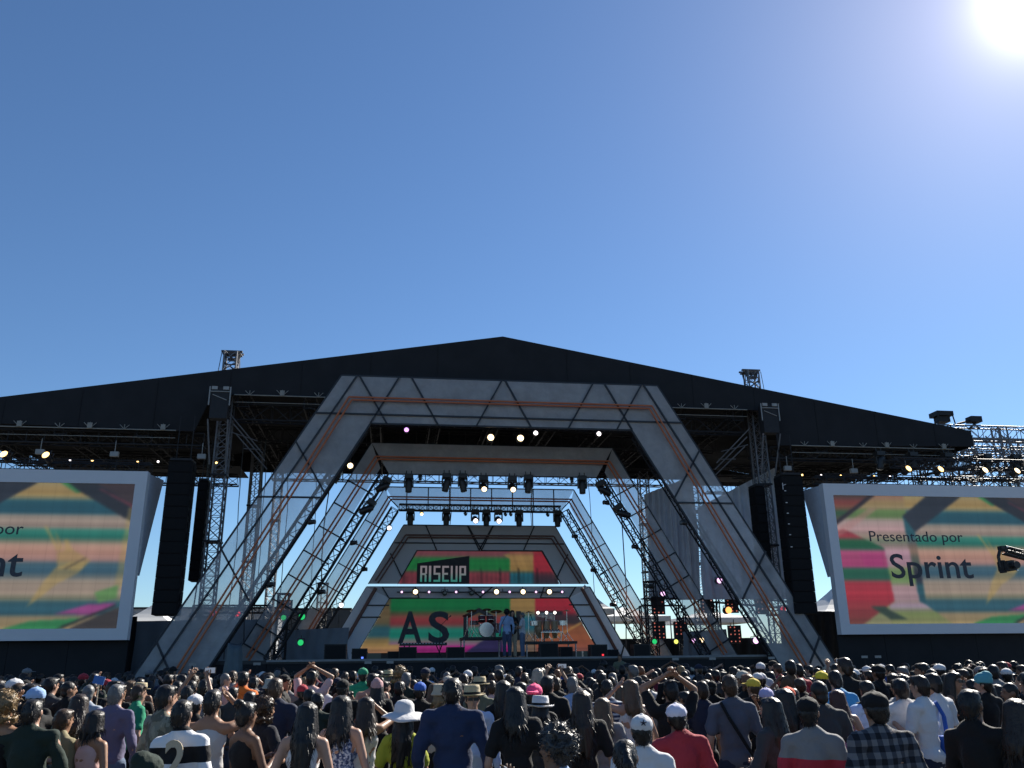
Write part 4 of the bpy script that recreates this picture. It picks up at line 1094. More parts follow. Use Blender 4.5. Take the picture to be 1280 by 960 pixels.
def drumkit():
    t = empty("drum_kit", (-.25, 5.3, DECK + .80), label="drum kit with bass drum and cymbals on the tall riser left of the singers", cat="drum kit")
    ms = [SHELL, SKIN_HEAD, CHROME]
    def part(nm, f):
        m = MB(); f(m); m.build(nm, ms, t)
    part("bass_drum", lambda m: drum(m, (.15, .2, .29), .28, .42, R(90)))
    for x, z in ((-.02, .62), (.32, .62)): part("tom", lambda m: drum(m, (x, -.05, z), .15, .2, R(-20)))
    part("floor_tom", lambda m: (drum(m, (.55, .25, .18), .2, .36), [m.tube((.55 + .19 * math.cos(k), .25 + .19 * math.sin(k), 0), (.55 + .19 * math.cos(k), .25 + .19 * math.sin(k), .3), .01) for k in (0, 2.1, 4.2)]))
    part("snare_drum", lambda m: (stand(m, -.3, .25, 0, .5), drum(m, (-.3, .25, .5), .18, .14)))
    for x, y, z, r_ in ((-.6, .2, .85, .2), (-.45, -.1, 1.02, .22), (.55, -.1, 1.0, .24), (.2, .1, 1.08, .18)):
        m = MB(); stand(m, x, y, 0, z); m.m = 3; m.lathe([(r_, 0), (r_ * .5, .025), (.05, .04), (.02, .06)], (x, y, z), 18, Matrix.Rotation(R(-14), 3, 'X')); m.build("cymbal_stand", [SHELL, SKIN_HEAD, CHROME, CYMBAL], t)
    m = MB(); m.m = 2; m.lathe([(.16, .48), (.16, .55)], (.1, .62, 0), 14)
    m.tube((.1, .62, .02), (.1, .62, .5), .02); m.build("stool", ms, t)
drumkit()
def percussion():
    t = empty("percussion_set", (2.4, 5.2, DECK + .62), label="percussion set of hand drums, timbales and chimes on the low riser", cat="percussion")
    ms = [mat("pale wood shell", (.30, .20, .11), .4, var=.2), SKIN_HEAD, CHROME, CYMBAL]
    for x in (-.35, -.02, .32):
        m = MB(); m.lathe([(.09, .12), (.15, .45), (.13, .8)], (x, .1, 0), 16); m.m = 1; m.lathe([(.135, .8), (.135, .815)], (x, .1, 0), 16); m.m = 2; stand(m, x, .1, 0, .3); m.build("conga", ms, t)
    for x in (-.55, .62):
        m = MB(); stand(m, x, -.05, 0, .62); m.m = 2; m.lathe([(.17, .62), (.17, .8)], (x, -.05, 0), 16); m.m = 1; m.lathe([(.168, .8), (.168, .81)], (x, -.05, 0), 16); m.build("timbale", ms, t)
    for x, z in ((-.75, 1.15), (.85, 1.2)):
        m = MB(); stand(m, x, .15, 0, z); m.m = 3; m.lathe([(.2, 0), (.1, .02), (.03, .05)], (x, .15, z), 16); m.build("cymbal_stand", ms, t)
    m = MB(); m.m = 2; stand(m, 0, .3, 0, 1.12); m.tube((-.4, .3, 1.12), (.4, .3, 1.12), .014)
    for i in range(14): m.tube((-.36 + i * .055, .3, 1.11), (-.36 + i * .055, .3, 1.0 - i * .012), .008)
    m.build("chimes", ms, t)
    m = MB(); m.m = 2; m.box((.1, -.3, .35), (.9, .35, .03)); m.tube((-.3, -.3, 0), (-.3, -.3, .35), .015); m.tube((.5, -.3, 0), (.5, -.3, .35), .015)
    for i in range(6): m.lathe([(.05, .37), (.06, .43), (.03, .47)], (-.2 + i * .12, -.3, 0), 8)
    m.build("trap_table", ms, t)
percussion()
for i, x in enumerate((1.93, 2.28, 2.62)):
    par(x, 4.7, DECK + 1.72, POINT, .55, label="tiny white lamp above the percussion, %s of three" % ("left", "middle", "right")[i], group="tiny lamps above the percussion")
def keyboard():
    t = empty("keyboard_stand", (-2.7, 3.0, DECK), label="long black keyboard on a stand in front of the letters AS", cat="keyboard")
    m = MB(); m.box((0, 0, .52), (1.75, .4, .1)); m.build("keyboard_body", BLACK_PAINT, t)
    for k in range(15): m = MB(); m.box((-.78 + k * .11, -.21, .545), (.06, .02, .03)); m.build("key", mat("pale keys", (.4, .4, .4), .5), t)
    for s_ in (-1, 1):
        m = MB(); m.tube((s_ * .7, -.15, 0), (s_ * .5, .15, .47), .02); m.tube((s_ * .5, -.15, 0), (s_ * .7, .15, .47), .02); m.build("trestle", DARK_STEEL, t)
keyboard()
def box_speaker(x, y, w, h, d, label, tilt=0, nm="monitor_speaker", led=None):
    t = empty(nm, (x, y, DECK), label=label, cat="monitor speaker", group="black speakers and cases along the stage front")
    m = MB()
    if tilt:
        V = [(-w / 2, -d / 2, 0), (w / 2, -d / 2, 0), (w / 2, d / 2, 0), (-w / 2, d / 2, 0), (-w / 2, -d / 2 + .04, h), (w / 2, -d / 2 + .04, h), (w / 2, -d / 2 + .3, h), (-w / 2, -d / 2 + .3, h)]
        m.add(V, [(0, 3, 2, 1), (4, 5, 6, 7), (0, 1, 5, 4), (1, 2, 6, 5), (2, 3, 7, 6), (3, 0, 4, 7)])
    else: m.box((0, 0, h / 2), (w, d, h))
    m.build("cabinet", BLACK_PAINT, t)
    m = MB(); m.box((0, -d / 2 - .012, h / 2), (w * .9, .015, h * .86)); m.build("grille", mat("speaker grille mesh", (.009, .009, .01), .9), t)
    m = MB(); m.box((w / 2 + .01, 0, h * .6), (.02, .14, .04)); m.box((-w / 2 - .01, 0, h * .6), (.02, .14, .04)); m.build("handle", DARK_STEEL, t)
    if led:
        m = MB(); m.box((w * .2, -d / 2 - .022, h * .15), (.07, .01, .06)); m.build("indicator", led, t)
box_speaker(-4.95, 1.0, .52, .36, .5, "square black speaker at the left of the stage front with a blue indicator", 0, led=emit("blue indicator", (.1, .2, 1), 2))
box_speaker(3.46, 1.0, .60, .42, .5, "square black speaker right of the percussion with a red indicator", 0, led=RED)
box_speaker(5.03, 1.0, .60, .42, .5, "square black speaker at the foot of the rear wall on the right")
box_speaker(1.65, 1.0, .66, .50, .55, "black wedge monitor at the singers' feet on the right", 1)
box_speaker(-1.64, 1.1, .62, .38, .5, "black flight case in front of the drum riser")
box_speaker(-3.3, 1.3, .62, .40, .5, "black amplifier case in front of the letter A, the taller one", )
box_speaker(-3.75, 1.5, .5, .26, .5, "low black case at the left of the amplifier case")
box_speaker(2.95, 4.3, .5, .4, .4, "black case beside the percussion riser")
box_speaker(4.25, 2.4, .6, .26, .4, "low black wedge between the two square speakers on the right", 1)
box_speaker(-5.9, 3.2, .8, .55, .5, "black covered case at the foot of the rear wall on the left")
for x, y, lean, lab in ((.1, 2.0, .05, "thin microphone stand left of the singer in light blue"), (1.35, 2.1, -.05, "thin microphone stand right of the singers"), (-2.1, 2.6, .1, "thin microphone stand behind the long keyboard"), (2.1, 4.3, 0, "thin microphone stand in front of the percussion")):
    t = empty("microphone_stand", (x, y, DECK), label=lab, cat="microphone stand", group="microphone stands on the stage")
    m = MB(); m.lathe([(.14, 0), (.14, .015), (.02, .03)], n=14); m.build("base", BLACK_PAINT, t)
    m = MB(); m.tube((0, 0, .02), (0, 0, 1.15), .012); m.tube((0, 0, 1.15), (lean * 3, -.25, 1.45), .010); m.build("boom", DARK_STEEL, t)
    m = MB(); m.tube((lean * 3, -.25, 1.45), (lean * 3.6, -.36, 1.5), .014, .026, n=8); m.build("microphone", BLACK_PAINT, t)
# pale sign plates on the crowd barrier
for i, x in enumerate((-10.0, -8.05, -4.6, -3.9, 5.6, 6.9, 9.0, 11.0, 12.4, 12.9)):
    pl = empty("barrier_sign", (x, -1.2, GROUND), label="small pale plate on a thin post at the barrier, %s of ten from the left" % ORD[i], cat="sign", group="small plates along the crowd barrier")
    m = MB(); m.tube((0, 0, 0), (0, 0, 1.92), .02); m.build("post", DARK_STEEL, pl)
    m = MB(); m.box((0, 0, 1.95), (.22, .03, .08)); m.build("plate", mat("pale plate", (.32, .31, .29), .6), pl)
# ------------------------------------------------------------------ people
def skin_mat(name, col):
    m = mat(name, col, .5, var=.12, scale=12, spec=.4)
    return m
SKINS = [skin_mat("skin tan", (.29, .16, .10)), skin_mat("skin light", (.40, .235, .165)), skin_mat("skin brown", (.17, .09, .055))]
EYE = mat("dark eyes", (.01, .008, .007), .2); LIPS = mat("lips", (.28, .10, .09), .5)

def hair_mat(name, col):
    m = mat("hair " + name, col, .45, var=.45, scale=14, bump=.25, bscale=55, spec=.40)
    m.node_tree.nodes["Principled BSDF"].inputs["Sheen Weight"].default_value = .035; m.node_tree.nodes["Principled BSDF"].inputs["Sheen Roughness"].default_value = .35
    return m
HAIRC = {k: hair_mat(k, tuple(v * .62 for v in c)) for k, c in {"black": (.012, .010, .010), "darkbrown": (.030, .017, .011), "brown": (.07, .04, .022), "lightbrown": (.14, .085, .045), "blonde": (.32, .21, .10),
         "platinum": (.50, .44, .36), "ginger": (.22, .09, .035), "auburn": (.09, .03, .018), "grey": (.20, .20, .20), "greyblack": (.06, .06, .062)}.items()}

def cloth(name, col, pattern=None):
    key = "cloth " + name
    if key in MATS: return MATS[key]
    m = mat(key, col, .8, var=.14, scale=5, bump=.4, bscale=22, spec=.2)
    m.node_tree.nodes["Principled BSDF"].inputs["Sheen Weight"].default_value = .10; m.node_tree.nodes["Principled BSDF"].inputs["Sheen Roughness"].default_value = .4
    if pattern:
        n, l = m.node_tree.nodes, m.node_tree.links
        b = n["Principled BSDF"]
        tc = n.new("ShaderNodeTexCoord")
        for lk in list(b.inputs["Base Color"].links): l.remove(lk)
        pattern(n, l, tc, b.inputs["Base Color"])
    return m
def ramp(n, stops, interp='CONSTANT'):
    r = n.new("ShaderNodeValToRGB"); r.color_ramp.interpolation = interp
    e = r.color_ramp.elements
    while len(e) < len(stops): e.new(.5)
    for el, (p, c) in zip(e, stops): el.position = p; el.color = tuple(c) + (1,)
    return r
def zfun(n, l, tc, mul, sub=0.0):
    s = n.new("ShaderNodeSeparateXYZ"); l.new(tc.outputs["Object"], s.inputs[0])
    a = n.new("ShaderNodeMath"); a.operation = 'SUBTRACT'; l.new(s.outputs["Z"], a.inputs[0]); a.inputs[1].default_value = sub
    c = n.new("ShaderNodeMath"); c.operation = 'MULTIPLY'; l.new(a.outputs[0], c.inputs[0]); c.inputs[1].default_value = mul
    return c.outputs[0], s
def pat_stripe(period, c0, c1, duty=.5):
    def f(n, l, tc, out):
        o, s = zfun(n, l, tc, 1 / period, -10)
        fr = n.new("ShaderNodeMath"); fr.operation = 'FRACT'; l.new(o, fr.inputs[0])
        r = ramp(n, [(0, c0), (duty, c1)]); l.new(fr.outputs[0], r.inputs[0]); l.new(r.outputs[0], out)
    return f
def pat_split(z, c0, c1):
    def f(n, l, tc, out):
        o, s = zfun(n, l, tc, 1.0, z)
        r = ramp(n, [(0, c0), (.001, c1)]); l.new(o, r.inputs[0]); l.new(r.outputs[0], out)
    return f
def pat_noise(scale, stops, detail=3):
    def f(n, l, tc, out):
        z = n.new("ShaderNodeTexNoise"); z.inputs["Scale"].default_value = scale; z.inputs["Detail"].default_value = detail
        l.new(tc.outputs["Object"], z.inputs["Vector"])
        r = ramp(n, stops); l.new(z.outputs["Fac"], r.inputs[0]); l.new(r.outputs[0], out)
    return f
def pat_plaid(n, l, tc, out):
    s = n.new("ShaderNodeSeparateXYZ"); l.new(tc.outputs["Object"], s.inputs[0]); fs = []
    for ax, per in (("X", .075), ("Z", .085)):
        a = n.new("ShaderNodeMath"); a.operation = 'MULTIPLY_ADD'; a.inputs[1].default_value = 1 / per; a.inputs[2].default_value = 20; l.new(s.outputs[ax], a.inputs[0])
        fr = n.new("ShaderNodeMath"); fr.operation = 'FRACT'; l.new(a.outputs[0], fr.inputs[0])
        g_ = n.new("ShaderNodeMath"); g_.operation = 'GREATER_THAN'; g_.inputs[1].default_value = .5; l.new(fr.outputs[0], g_.inputs[0]); fs.append(g_.outputs[0])
    ad = n.new("ShaderNodeMath"); ad.operation = 'ADD'; l.new(fs[0], ad.inputs[0]); l.new(fs[1], ad.inputs[1])
    dv = n.new("ShaderNodeMath"); dv.operation = 'MULTIPLY'; dv.inputs[1].default_value = .5; l.new(ad.outputs[0], dv.inputs[0])
    r = ramp(n, [(0, (.012, .014, .02)), (.4, (.05, .055, .07)), (.9, (.15, .15, .16))]); l.new(dv.outputs[0], r.inputs[0]); l.new(r.outputs[0], out)
CC = {"black": (.012, .012, .013), "charcoal": (.045, .046, .05), "navy": (.02, .026, .05), "navyblack": (.014, .016, .025), "navyblue": (.022, .036, .085), "white": (.60, .60, .61), "palegrey": (.42, .45, .48), "lightgrey": (.48, .47, .46),
      "grey": (.20, .20, .205), "greyblue": (.34, .38, .44), "lavender": (.13, .12, .20), "pink": (.60, .40, .38), "coral": (.62, .16, .11), "green": (.02, .24, .13), "darkgreen": (.018, .03, .024), "khaki": (.25, .22, .13), "olive": (.12, .13, .09),
      "orange": (.75, .17, .03), "lime": (.34, .38, .04), "hotpink": (.85, .08, .22), "beige": (.45, .38, .28), "lightblue": (.42, .52, .72), "lightblue2": (.25, .36, .55), "royalblue": (.025, .06, .24), "maroon": (.12, .015, .03), "red": (.36, .035, .05),
      "skyblue": (.06, .28, .55), "paleblue": (.30, .44, .68), "mauve": (.42, .16, .30), "charcoalblue": (.09, .10, .13), "jeans": (.10, .14, .22), "blue": (.04, .12, .45), "straw": (.42, .35, .22), "greybeige": (.38, .36, .31), "palepink": (.50, .30, .30),
      "yellow": (.62, .46, .06), "yellow2": (.75, .58, .05), "purplewhite": (.42, .40, .62), "lavwhite": (.62, .62, .74), "orangered": (.75, .10, .04), "teal": (.10, .33, .38), "denim": (.06, .08, .14), "brownc": (.10, .06, .035)}
PATTERNS = {"stripe": pat_stripe(.24, (.012, .012, .014), (.68, .68, .70), .5), "bluestripe": pat_stripe(.05, (.03, .04, .09), (.42, .45, .50), .55), "camo": pat_noise(9, [(0, (.11, .11, .085)), (.46, (.20, .20, .155)), (.58, (.27, .26, .20))]),
            "speckle": pat_noise(42, [(0, (.05, .07, .16)), (.47, (.22, .27, .42)), (.56, (.62, .64, .70))]), "plaid": pat_plaid, "redgrey": pat_split(1.30, (.40, .03, .05), (.20, .20, .205))}
def pat_print(base, ink, seed):
    """a washed-out print across the back, in the shirt's own coordinates"""
    def f(n, l, tc, out):
        s = n.new("ShaderNodeSeparateXYZ"); l.new(tc.outputs["Object"], s.inputs[0])
        def cmp(src, lo, hi):
            a = n.new("ShaderNodeMath"); a.operation = 'SUBTRACT'; l.new(src, a.inputs[0]); a.inputs[1].default_value = (lo + hi) / 2
            b = n.new("ShaderNodeMath"); b.operation = 'ABSOLUTE'; l.new(a.outputs[0], b.inputs[0])
            c = n.new("ShaderNodeMath"); c.operation = 'LESS_THAN'; l.new(b.outputs[0], c.inputs[0]); c.inputs[1].default_value = (hi - lo) / 2
            return c.outputs[0]
        z = n.new("ShaderNodeTexNoise"); z.inputs["Scale"].default_value = 26; z.inputs["Detail"].default_value = 2
        mp = n.new("ShaderNodeMapping"); mp.inputs["Location"].default_value = (seed, seed, 0); mp.inputs["Scale"].default_value = (1, 1, 2.2)
        l.new(tc.outputs["Object"], mp.inputs["Vector"]); l.new(mp.outputs[0], z.inputs["Vector"])
        g = n.new("ShaderNodeMath"); g.operation = 'GREATER_THAN'; l.new(z.outputs["Fac"], g.inputs[0]); g.inputs[1].default_value = .5
        m = g.outputs[0]
        for o in (cmp(s.outputs["X"], -.12, .12), cmp(s.outputs["Z"], 1.12 + .03 * (seed % 3), 1.31), cmp(s.outputs["Y"], -.5, -.02)):
            k = n.new("ShaderNodeMath"); k.operation = 'MULTIPLY'; l.new(m, k.inputs[0]); l.new(o, k.inputs[1]); m = k.outputs[0]
        r = ramp(n, [(0, base), (.5, ink)]); l.new(m, r.inputs[0]); l.new(r.outputs[0], out)
    return f
PATTERNS.update({"blackprint": pat_print((.012, .012, .013), (.30, .30, .29), 1), "blackred": pat_print((.012, .012, .013), (.35, .03, .04), 2), "navyprint": pat_print((.02, .026, .05), (.40, .40, .38), 3), "greyprint": pat_print((.20, .20, .205), (.03, .03, .03), 4)})
def cl(name):
    base = {"whitelogo": "white", "whiteband": "white"}.get(name, name)
    return cloth(base, CC.get(base, (.1, .1, .1)), PATTERNS.get(base))

# --- shapes by voxel union: each garment or body is one continuous surface
def solid(prims, voxel, smooth=3, decim=None, wrinkle=0.0, wscale=9.0, wz=1.0, seed=0):
    bm = bmesh.new()
    for p in prims:
        if p[0] == 'e':                                   # ellipsoid: centre, radii, optional rotation
            M = Matrix.Translation(p[1]) @ (p[3].to_4x4() if len(p) > 3 else Matrix()) @ Matrix.Diagonal((*p[2], 1))
            bmesh.ops.create_icosphere(bm, subdivisions=2, radius=1, matrix=M)
        else:                                             # rounded bar: p0, p1, r0, r1, optional (flatten axis, factor)
            a, b, r0, r1 = Vector(p[1]), Vector(p[2]), p[3], p[4]
            d = (b - a); L = d.length; d = d.normalized(); n = 10; rings = []
            u = d.orthogonal().normalized(); w = d.cross(u)
            for k in range(-3, 1): t = k / 3 * math.pi / 2; rings.append((a + d * (r0 * math.sin(t)), max(r0 * math.cos(t), 1e-4)))
            for k in range(0, 4): t = k / 3 * math.pi / 2; rings.append((b + d * (r1 * math.sin(t)), max(r1 * math.cos(t), 1e-4)))
            prev = None; first = None
            for c, r in rings:
                cur = [bm.verts.new(c + u * (r * math.cos(2 * math.pi * i / n)) + w * (r * math.sin(2 * math.pi * i / n))) for i in range(n)]
                if prev:
                    for i in range(n): bm.faces.new((prev[i], prev[(i + 1) % n], cur[(i + 1) % n], cur[i]))
                else: bm.faces.new(cur[::-1])
                prev = cur
            bm.faces.new(prev)
    me = bpy.data.meshes.new("shape"); bm.to_mesh(me); bm.free()
    o = bpy.data.objects.new("shape", me); COL.objects.link(o)
    rm = o.modifiers.new("r", 'REMESH'); rm.mode = 'VOXEL'; rm.voxel_size = voxel; rm.use_smooth_shade = True
    if smooth: sm = o.modifiers.new("s", 'SMOOTH'); sm.factor = .5; sm.iterations = smooth
    if decim: dc = o.modifiers.new("d", 'DECIMATE'); dc.ratio = decim
    dg = bpy.context.evaluated_depsgraph_get()
    res = bpy.data.meshes.new_from_object(o.evaluated_get(dg))
    bpy.data.objects.remove(o); bpy.data.meshes.remove(me)
    if wrinkle:
        nv = len(res.vertices); co = np.empty(nv * 3); no = np.empty(nv * 3)
        res.vertices.foreach_get("co", co); res.vertices.foreach_get("normal", no)
        co = co.reshape(-1, 3); no = no.reshape(-1, 3)
        d = np.array([noise.noise((x * wscale + seed, y * wscale, z * wscale * wz)) + .5 * noise.noise((x * wscale * 2.3, y * wscale * 2.3 + seed, z * wscale * 2.3 * wz)) for x, y, z in co])
        co += no * (d * wrinkle)[:, None]
        res.vertices.foreach_set("co", co.ravel()); res.update()
    res.polygons.foreach_set("use_smooth", [True] * len(res.polygons))
    return res

def arm_pose(pose, s):
    """elbow, wrist for side s (-1 left, 1 right); the figure faces +Y"""
    rel = ((s * .262, -.035, 1.13), (s * .255, .07, .90))
    fold = ((s * .275, .03, 1.15), (-s * .02, .235 + .02 * s, 1.16 - .03 * s))
    up = ((s * .30, .19, 1.49), (s * .10, .19, 1.66))
    head = ((s * .29, .10, 1.66), (s * .07, -.02, 1.79))
    fwd = ((s * .235, .05, 1.15), (s * .075, .27, 1.25))
    hip = ((s * .40, -.08, 1.18), (s * .19, .06, 1.02))
    smoke = ((s * .25, .12, 1.16), (s * .12, .25, 1.42))
    return {"relaxed": rel, "folded": fold, "shade": up if s > 0 else rel, "shade_left": up if s < 0 else rel, "hands_head": head, "phone": fwd, "hip": hip if s > 0 else rel,
            "smoke": smoke if s < 0 else fwd, "reach": ((s * .26, .14, 1.58), (s * .13, .22, 1.84))}[pose]
def torso(sex, g=0.0):
    f = sex == 'f'
    P = [('e', (0, -.005, 1.30), ((.140 if f else .157) + g, .106 + g, .18 + g)), ('e', (0, .0, 1.10), ((.122 if f else .145) + g, .095 + g, .16 + g)), ('e', (0, -.012, .95), ((.168 if f else .158) + g, .118 + g, .13 + g)),
         ('c', (-.13 if f else -.15, -.01, 1.42), (.13 if f else .15, -.01, 1.42), .058 + g, .058 + g), ('c', (-.06, -.015, 1.45), (.06, -.015, 1.45), .068 + g * .6, .068 + g * .6)]
    if f: P += [('e', (-.07, .085, 1.27), (.062 + g, .05 + g, .062 + g)), ('e', (.07, .085, 1.27), (.062 + g, .05 + g, .062 + g))]
    else: P += [('e', (0, .03, 1.02), (.13 + g, .10 + g, .13 + g))]
    return P
def shoulder(sex, s): return (s * (.158 if sex == 'f' else .184), -.01, 1.425)
def legs(g=0.0, z=.09):
    P = []
    for s in (-1, 1):
        P += [('c', (s * .088, -.01, .90), (s * .098, .01, .50), .092 + g, .062 + g), ('c', (s * .098, .01, .50), (s * .10, -.01, max(z, .10)), .062 + g, .042 + g * 1.6)]
    return P
def hand_mesh(bm, wrist, elbow, s, curl):
    w, e = Vector(wrist), Vector(elbow); d = (w - e).normalized()
    q = d.cross(Vector((0, 0, 1)) if abs(d.z) < .85 else Vector((0, 1, 0))).normalized()
    nrm = q.cross(d).normalized()
    def bar(a, b, r0, r1, n=5):
        dd = (b - a).normalized(); u = dd.orthogonal().normalized(); v = dd.cross(u)
        A = [bm.verts.new(a + (u * math.cos(k * 6.283 / n) + v * math.sin(k * 6.283 / n)) * r0) for k in range(n)]
        B = [bm.verts.new(b + (u * math.cos(k * 6.283 / n) + v * math.sin(k * 6.283 / n)) * r1) for k in range(n)]
        for k in range(n): bm.faces.new((A[k], A[(k + 1) % n], B[(k + 1) % n], B[k]))
        bm.faces.new(B); bm.faces.new(A[::-1])
    for k, (off, ln) in enumerate(((-.03, .066), (-.010, .078), (.011, .074), (.031, .058))):
        a = w + d * .075 + q * off; b = a + d * ln * .5 + nrm * curl * .25 * ln; c = b + d * ln * .45 + nrm * curl * .75 * ln
        bar(a, b, .0092, .0088); bar(b, c, .0088, .0068)
    a = w + d * .03 + q * (-.034 * s); b = a + d * .035 + q * (-.024 * s); c = b + d * .03 + nrm * .006
    bar(a, b, .0115, .010); bar(b, c, .010, .008)

BODY, TOP, PANTS, HAIR, HATS = {}, {}, {}, {}, {}
def body_mesh(sex, pose, turn=0):
    k = (sex, pose, turn)
    if k in BODY: return BODY[k]
    f = sex == 'f'
    P = torso(sex) + legs()
    P += [('c', (0, -.012, 1.42), (0, .008, 1.56), .056 if f else .062, .052 if f else .058)]
    # head: skull, jaw, chin, brow, nose, ears
    P += [('e', (0, -.008, 1.655), (.074, .094, .098)), ('e', (0, .022, 1.60), (.060, .068, .072)), ('e', (0, .058, 1.552), (.032, .030, .026)), ('e', (0, .078, 1.665), (.05, .018, .016)),
          ('c', (0, .092, 1.645), (0, .108, 1.612), .010, .016), ('e', (-.077, -.005, 1.63), (.012, .02, .032)), ('e', (.077, -.005, 1.63), (.012, .02, .032))]
    if turn:
        Z = Matrix.Rotation(R(turn), 3, 'Z'); i0 = len(P) - 7
        P[i0:] = [((p[0], Z @ Vector(p[1]), p[2], Z) if p[0] == 'e' else (p[0], Z @ Vector(p[1]), Z @ Vector(p[2]), p[3], p[4])) for p in P[i0:]]
    for s in (-1, 1):
        sh = shoulder(sex, s); el, wr = arm_pose(pose, s); r = .9 if f else 1
        d = (Vector(wr) - Vector(el)).normalized()
        P += [('c', sh, el, .054 * r, .040 * r), ('c', el, wr, .041 * r, .027 * r), ('c', Vector(wr) + d * .02, Vector(wr) + d * .07, .030 * r, .034 * r)]
        P += [('c', (s * .10, -.045, .045), (s * .112, .13, .035), .045, .036), ('c', (s * .10, -.01, .10), (s * .10, -.03, .05), .042, .045)]
    me = solid(P, .0165, 3, .55)
    bm = bmesh.new(); bm.from_mesh(me)
    for s in (-1, 1):
        el, wr = arm_pose(pose, s); hand_mesh(bm, wr, el, s, .45 if pose in ("relaxed", "hip") else .3)
    nf = len(bm.faces)
    for s in (-1, 1): bmesh.ops.create_icosphere(bm, subdivisions=1, radius=1, matrix=Matrix.Rotation(R(turn), 4, 'Z') @ Matrix.Translation((s * .031, .0875, 1.648)) @ Matrix.Diagonal((.013, .007, .007, 1)))
    n2 = len(bm.faces)
    bmesh.ops.create_icosphere(bm, subdivisions=1, radius=1, matrix=Matrix.Rotation(R(turn), 4, 'Z') @ Matrix.Translation((0, .0905, 1.585)) @ Matrix.Diagonal((.022, .006, .006, 1)))
    bm.faces.ensure_lookup_table()
    for i in range(nf, len(bm.faces)): bm.faces[i].material_index = 1 if i < n2 else 2
    for fc in bm.faces: fc.smooth = True
    bm.to_mesh(me); bm.free()
    me.materials.clear()
    for m_ in (SKINS[0], EYE, LIPS): me.materials.append(m_)
    me.name = "person"; BODY[k] = me
    return me
def top_mesh(kind, sex, pose):
    k = (kind, sex, pose)
    if k in TOP: return TOP[k]
    g = .016 if kind != "tank" else .009
    P = torso(sex, g)[:3]
    f = sex == 'f'; w = .13 if f else .15
    if kind == "tank":
        P += [('c', (s * .085, -.06, 1.33), (s * .085, .0, 1.455), .04, .03) for s in (-1, 1)] + [('c', (s * .085, .07, 1.33), (s * .085, .0, 1.455), .04, .03) for s in (-1, 1)]
        P += torso(sex, g)[5:] if f else torso(sex, g)[5:]
    else:
        P += [('c', (-w, -.01, 1.42), (w, -.01, 1.42), .058 + g, .058 + g), ('c', (-.06, -.016, 1.455), (.06, -.016, 1.455), .072, .072), ('c', (0, -.022, 1.44), (0, -.018, 1.497), .082, .070)] + [('c', (s * .14, -.012, 1.435), (s * .045, -.018, 1.485), .052, .050) for s in (-1, 1)] + torso(sex, g)[5:]
        for s in (-1, 1):
            sh = Vector(shoulder(sex, s)); el, wr = [Vector(p) for p in arm_pose(pose, s)]
            if kind == "long": P += [('c', sh, el, .066, .054), ('c', el, wr, .054, .038)]
            else: P += [('c', sh, sh + (el - sh) * .68, .066, .064)]
    # loose hem
    P += [('e', (0, -.008, .93 if kind != "tank" else .95), (.176, .132, .12))]
    if kind == "dress": P += [('c', (0, 0, .95), (0, 0, .55), .17, .24)]
    me = solid(P, .019, 2, .55, wrinkle=.017 if kind != "long" else .021, wscale=7, wz=1.4, seed=len(TOP))
    me.materials.clear(); me.materials.append(cl("black")); me.name = "top"; TOP[k] = me
    return me
def pants_mesh(kind):
    if kind in PANTS: return PANTS[kind]
    P = [('e', (0, -.012, .93), (.172, .128, .12))]
    if kind == "shorts":
        for s in (-1, 1): P += [('c', (s * .088, -.01, .90), (s * .098, .0, .60), .108, .095)]
    else: P += legs(.016)
    me = solid(P, .022, 2, .5, wrinkle=.008, wscale=9)
    me.materials.clear(); me.materials.append(cl("jeans")); me.name = "trousers"; PANTS[kind] = me
    return me
def strands(me, count, kind, rr):
    """loose strands rooted on the hair's surface, thin tapered blades"""
    nv = len(me.vertices); bm = bmesh.new(); bm.from_mesh(me); bm.verts.ensure_lookup_table(); bm.normal_update()
    src = [(v.co.copy(), v.normal.copy()) for v in bm.verts]
    for i in range(count):
        p, n = src[rr.randrange(nv)]
        if kind in ("curly", "afro"):
            d = (n + Vector((rr.uniform(-1, 1), rr.uniform(-1, 1), rr.uniform(-.8, 1))) * .9).normalized(); L = rr.uniform(.014, .034); bend = Vector((rr.uniform(-1, 1), rr.uniform(-1, 1), rr.uniform(-1, 1))) * .018; w = .0034
        else:
            flow = Vector((p.x * .6, p.y * .6, -1 if p.z < 1.72 else -.3)).normalized()
            d = (flow + n * rr.uniform(.15, .5) + Vector((rr.uniform(-.3, .3), rr.uniform(-.3, .3), 0))).normalized(); L = rr.uniform(.03, .06) * 1.5 if kind in ("long", "longer", "pony", "bob") and p.z < 1.6 else rr.uniform(.010, .026); bend = Vector((0, 0, -.006)); w = .0026
        s_ = d.orthogonal().normalized() * w
        a = p - n * .004; b = p + d * L * .55; c = p + d * L + bend
        v = [bm.verts.new(q) for q in (a - s_, a + s_, b - s_ * .8, b + s_ * .8, c)]
        bm.faces.new((v[0], v[1], v[3], v[2])); bm.faces.new((v[2], v[3], v[4]))
    for f in bm.faces: f.smooth = True
    bm.to_mesh(me); bm.free()
